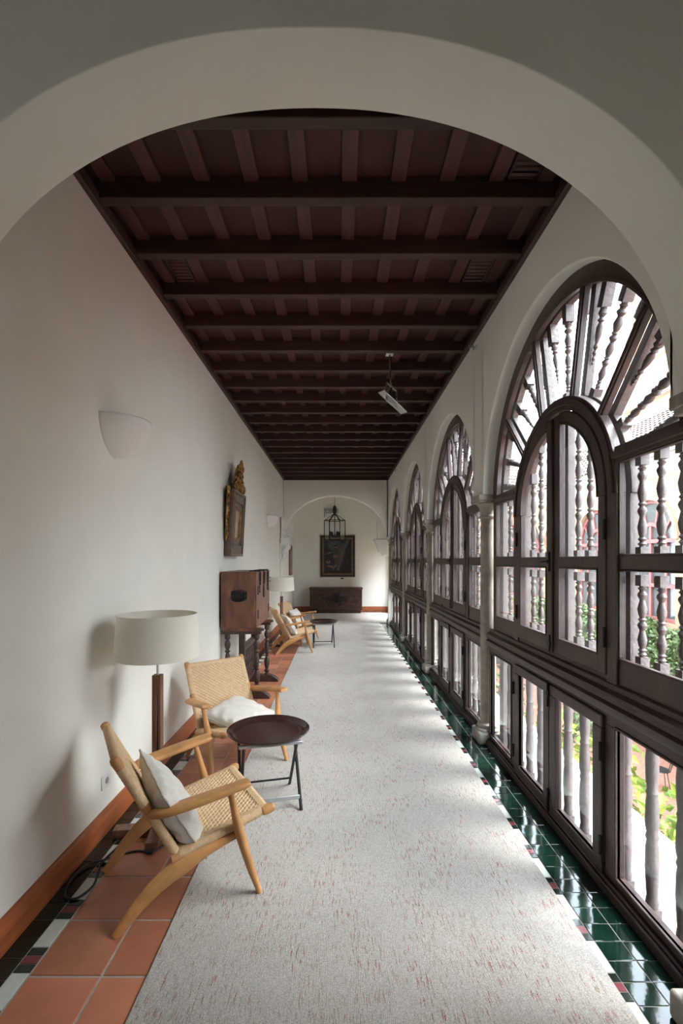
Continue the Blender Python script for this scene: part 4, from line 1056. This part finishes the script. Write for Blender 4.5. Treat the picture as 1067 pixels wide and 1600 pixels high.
def facade(origin, rz, n, step, label, upper):
    """local: x along the wall, y into the building, z up; front face at y=0"""
    r = empty('courtyard_wing', origin, rz); tag(r, label, 'building')
    L = n*step; wl = MB(); fr_l = []
    for k in range(n):
        xc = (k+.5)*step; R = 1.08; zc = 2.12
        A = [(xc-R, .0)] + arc(xc, zc, R, pi, 0, 28) + [(xc+R, .0)]; n_ = len(A)
        vs = [(p[0], 0, p[1]) for p in A] + [(p[0], .3, p[1]) for p in A]; fs = [(i, i+1, n_+i+1, n_+i) for i in range(n_-1)]
        T_ = [(k*step, .0)] + [(k*step + step*i/28, 4.0) for i in range(29)] + [((k+1)*step, .0)]
        b0 = len(vs); vs += [(p[0], 0, p[1]) for p in T_]; fs += [(i, b0+i, b0+i+1, i+1) for i in range(n_-1)]
        wl.add(vs, fs)
        wl.band(arc(xc, zc, R+.02, pi, 0, 28), arc(xc, zc, R+.13, pi, 0, 28), -.05, .0, 'XZ')
    wl.box(0, L, -.0, .3, -1.3, .0)
    pi_ = MB()
    for k in range(n+1): pi_.lathe([(.20,-3.6),(.20,-3.45),(.15,-3.4),(.14,-1.6),(.2,-1.5),(.24,-1.3)], (k*step, .15, 0), seg=12)
    pi_.build('ground_pillar', M['ext_cream'], r)
    wl.build('wall', M['ext_peach'], r)
    c = MB(); c.prism([(-.0,3.75),(-.10,3.80),(-.12,3.92),(-.22,4.0),(-.24,4.12),(-.34,4.20),(-.34,4.28),(0,4.28)], 0, L, 'YZ')
    # prism in the YZ plane extrudes along x
    c.build('cornice', M['ext_cream'], r)
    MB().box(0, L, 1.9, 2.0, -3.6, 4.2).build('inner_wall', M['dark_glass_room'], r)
    for k in range(n):
        xc = (k+.5)*step; m = MB(); y0, y1 = .10, .18
        for x in (-1.04,-.60,0,.60,1.04): m.box(xc+x-.045, xc+x+.045, y0, y1, 0, 2.5 if x == 0 else 2.1)
        for z in (.05,.93,1.60,2.10): m.box(xc-1.08, xc+1.08, y0-.02, y1, z-.05, z+.05)
        m.band(arc(xc,2.12,1.0,pi,0,24), arc(xc,2.12,1.085,pi,0,24), y0, y1, 'XZ')
        m.band(arc(xc,1.95,.56,pi,0,20), arc(xc,1.95,.66,pi,0,20), y0-.01, y1, 'XZ')
        for a in (36,72,108,144): m.bar((xc+.62*cos(radians(a)), .14, 1.95+.62*sin(radians(a))), (xc+1.03*cos(radians(a)), .14, 2.12+1.03*sin(radians(a))), .06, .06, up=(0,1,0))
        wi = m.build('window', M['ext_red'], r)
        P = [(xc-1.06, 0)] + arc(xc, 2.12, 1.06, pi, 0, 20) + [(xc+1.06, 0)]
        MB().prism(P, .15, .154, 'XZ').build('pane', M['court_glass'], wi, smooth=False)
    # tiled roof: rounded rows
    rf = MB(); nr = int(L/.22); y_a, z_a, y_b, z_b = -.42, 4.26, 3.4, 6.9
    for k in range(nr):
        x = (k+.5)*L/nr
        rows = 13
        for q in range(rows):
            t0, t1 = q/rows, (q+1.12)/rows
            R_ = []
            for t, lift, w_ in ((t0,.035,.088),(t1,.0,.070)):
                R_.append([(x+w_*cos(pi*i/6), y_a+(y_b-y_a)*t, z_a+(z_b-z_a)*t+lift+w_*.8*sin(pi*i/6)) for i in range(7)])
            vs = R_[0]+R_[1]; fs = [(i,i+1,7+i+1,7+i) for i in range(6)]; rf.add(vs, fs)
    rf.add([(0,y_a,z_a),(L,y_a,z_a),(L,y_b,z_b),(0,y_b,z_b),(0,y_a,z_a-.06),(L,y_a,z_a-.06)], [(0,1,2,3),(0,4,5,1)])
    rf.build('roof', M['roof_tile'], r)
    if upper:
        x0, x1, y0, z1 = upper; u = MB().box(x0, x1, y0, y0+4, 4, z1); u.build('upper_storey', M['ext_peach'], r)
        cn_ = MB()
        for zz, pr in ((z1-.1,.5),(z1-.5,.3),(z1-.9,.18),(z1-2.3,.2),(z1-2.6,.12)): cn_.box(x0-pr, x1+pr, y0-pr, y0, zz-.12, zz+.12); cn_.box(x0-pr, x0, y0-pr, y0+4, zz-.12, zz+.12)
        cn_.build('upper_cornice', M['ext_cream'], r)
    return r
M['court_glass'] = mat('dark_window_glass', (.06,.07,.07), .08, spec=.6)
facade((8.3, 21.45, 0), -pi/2, 8, 2.53, 'peach courtyard wing with red framed arches and tiled roof opposite', None)
facade((1.6, 21.5, 0), 0, 3, 2.53, 'peach courtyard wing closing the far end of the garden', (0, 3.3, 3.0, 10.5))
tw = empty('tower_building', (13.5, 9.0, 0)); tag(tw, 'tall pale peach building rising behind the tiled roof', 'building')
MB().box(0, 6, 0, 13, 0, 13.6).build('wall', M['ext_peach'], tw)
c = MB()
for z, pr in ((13.4,.55),(13.0,.35),(12.6,.2),(10.6,.25),(10.35,.15),(8.6,.2)): c.box(-pr, 6, -pr, 13+pr, z-.13, z+.13)
c.build('cornice', M['ext_cream'], tw)

# hedge and bushes
def leaves(mb, pts, size, rnd):
    for p in pts:
        a, b, c = rnd.uniform(0, 2*pi), rnd.uniform(-1, 1), rnd.uniform(0, 2*pi); s_ = size*rnd.uniform(.6, 1.3)
        d = Vector((cos(a)*cos(b), sin(a)*cos(b), sin(b))); t = d.cross(Vector((cos(c), sin(c), .4))).normalized(); n = d.cross(t)
        p = Vector(p); mb.add([p, p+d*s_*.5+t*s_*.26+n*s_*.06, p+d*s_, p+d*s_*.5-t*s_*.26+n*s_*.06, p+d*s_*.5], [(0,1,4),(1,2,4),(2,3,4),(3,0,4)])
rn = random.Random(11)
hd = MB(); pts = []
for k in range(16000):
    y = rn.uniform(5, 21.2); z = -1.75+1.75*rn.random()**.75+.12*sin(y*2.1)+.08*sin(y*5.3); pts.append((8.22-abs(rn.gauss(0,.16)), y, min(z, .02)))
leaves(hd, pts, .15, rn)
tag(hd.build('ivy', M['leaf_dark'], smooth=False), 'pale green ivy covering the opposite wall under the red windows', 'ivy', kind='stuff')

def bush(loc, h, w_, n, seed, label, oranges=0, m='leaf', size=.085):
    r = empty('orange_tree' if oranges else 'garden_tree', loc); rnd = random.Random(seed); br_ = MB(); tips = []
    for k in range(11):
        a = rnd.uniform(0, 2*pi); q = rnd.uniform(.3, 1)*w_; hh = h*rnd.uniform(.62, 1)
        P = spl([(0,0,0),(.02*cos(a),.02*sin(a),h*.42),(.6*q*cos(a+.2),.6*q*sin(a+.2),hh*.75),(q*cos(a+.1),q*sin(a+.1),hh)], 4)
        br_.tube(P, [.022*(1-.8*i/len(P)) for i in range(len(P))], 5); tips += P[8:]
    br_.build('branches', M['bark'], r); lf = MB()
    leaves(lf, [tuple(Vector(rnd.choice(tips))+Vector((rnd.gauss(0,.13),rnd.gauss(0,.13),rnd.gauss(0,.13)))) for _ in range(n)], size, rnd)
    lf.build('foliage', M[m], r, smooth=False)
    for k in range(oranges):
        p = rnd.choice(tips); MB().sphere(p, .035).build('orange', M['orange'], r)
    tag(r, label, 'tree', 'trees in the garden bed outside'); return r
bush((2.75, 4.25, -3.5), 3.35, .85, 1700, 4, 'yellow green orange tree with small fruit outside the nearest lower panes', 6, 'leaf', .13)
bush((2.6, 5.8, -3.5), 3.3, .75, 700, 8, 'green orange tree outside the casement of the nearest window', 3, 'leaf', .13)
bush((2.6, 8.2, -3.5), 3.5, .75, 600, 12, 'leafy dark green tree outside the second window', 0, 'leaf_dark', .13)
bush((2.8, 11.0, -3.5), 3.4, .8, 600, 15, 'leafy yellow green tree outside the third window', 0, 'leaf', .13)
bush((5.4, 9.6, -3.5), 2.3, .8, 600, 23, 'low round dark tree in the middle of the courtyard', 0, 'leaf_dark', .13)
# garden chair
gc = empty('garden_chair', (7.3, 10.6, -3.6), 2.3); tag(gc, 'thin black metal garden chair on the courtyard paving', 'chair')
MB().lathe([(0,.44),(.19,.44),(.2,.45),(.19,.46),(0,.46)], seg=24).build('seat', M['black_metal'], gc)
for a in (.785,2.356,3.927,5.498): MB().tube([(.14*cos(a),.14*sin(a),.44),(.22*cos(a),.22*sin(a),0)], .009, 8).build('leg', M['black_metal'], gc)
bk = MB().tube(spl([(-.17,-.12,.44),(-.24,-.17,.70),(-.27,-.12,.88),(-.28,0,.93),(-.27,.12,.88),(-.24,.17,.70),(-.17,.12,.44)]), .009, 8); bk.tube([(-.19,0,.44),(-.28,0,.92)], .006, 6); bk.build('backrest', M['black_metal'], gc)

for me in BAL.values(): bpy.data.objects.remove(me)
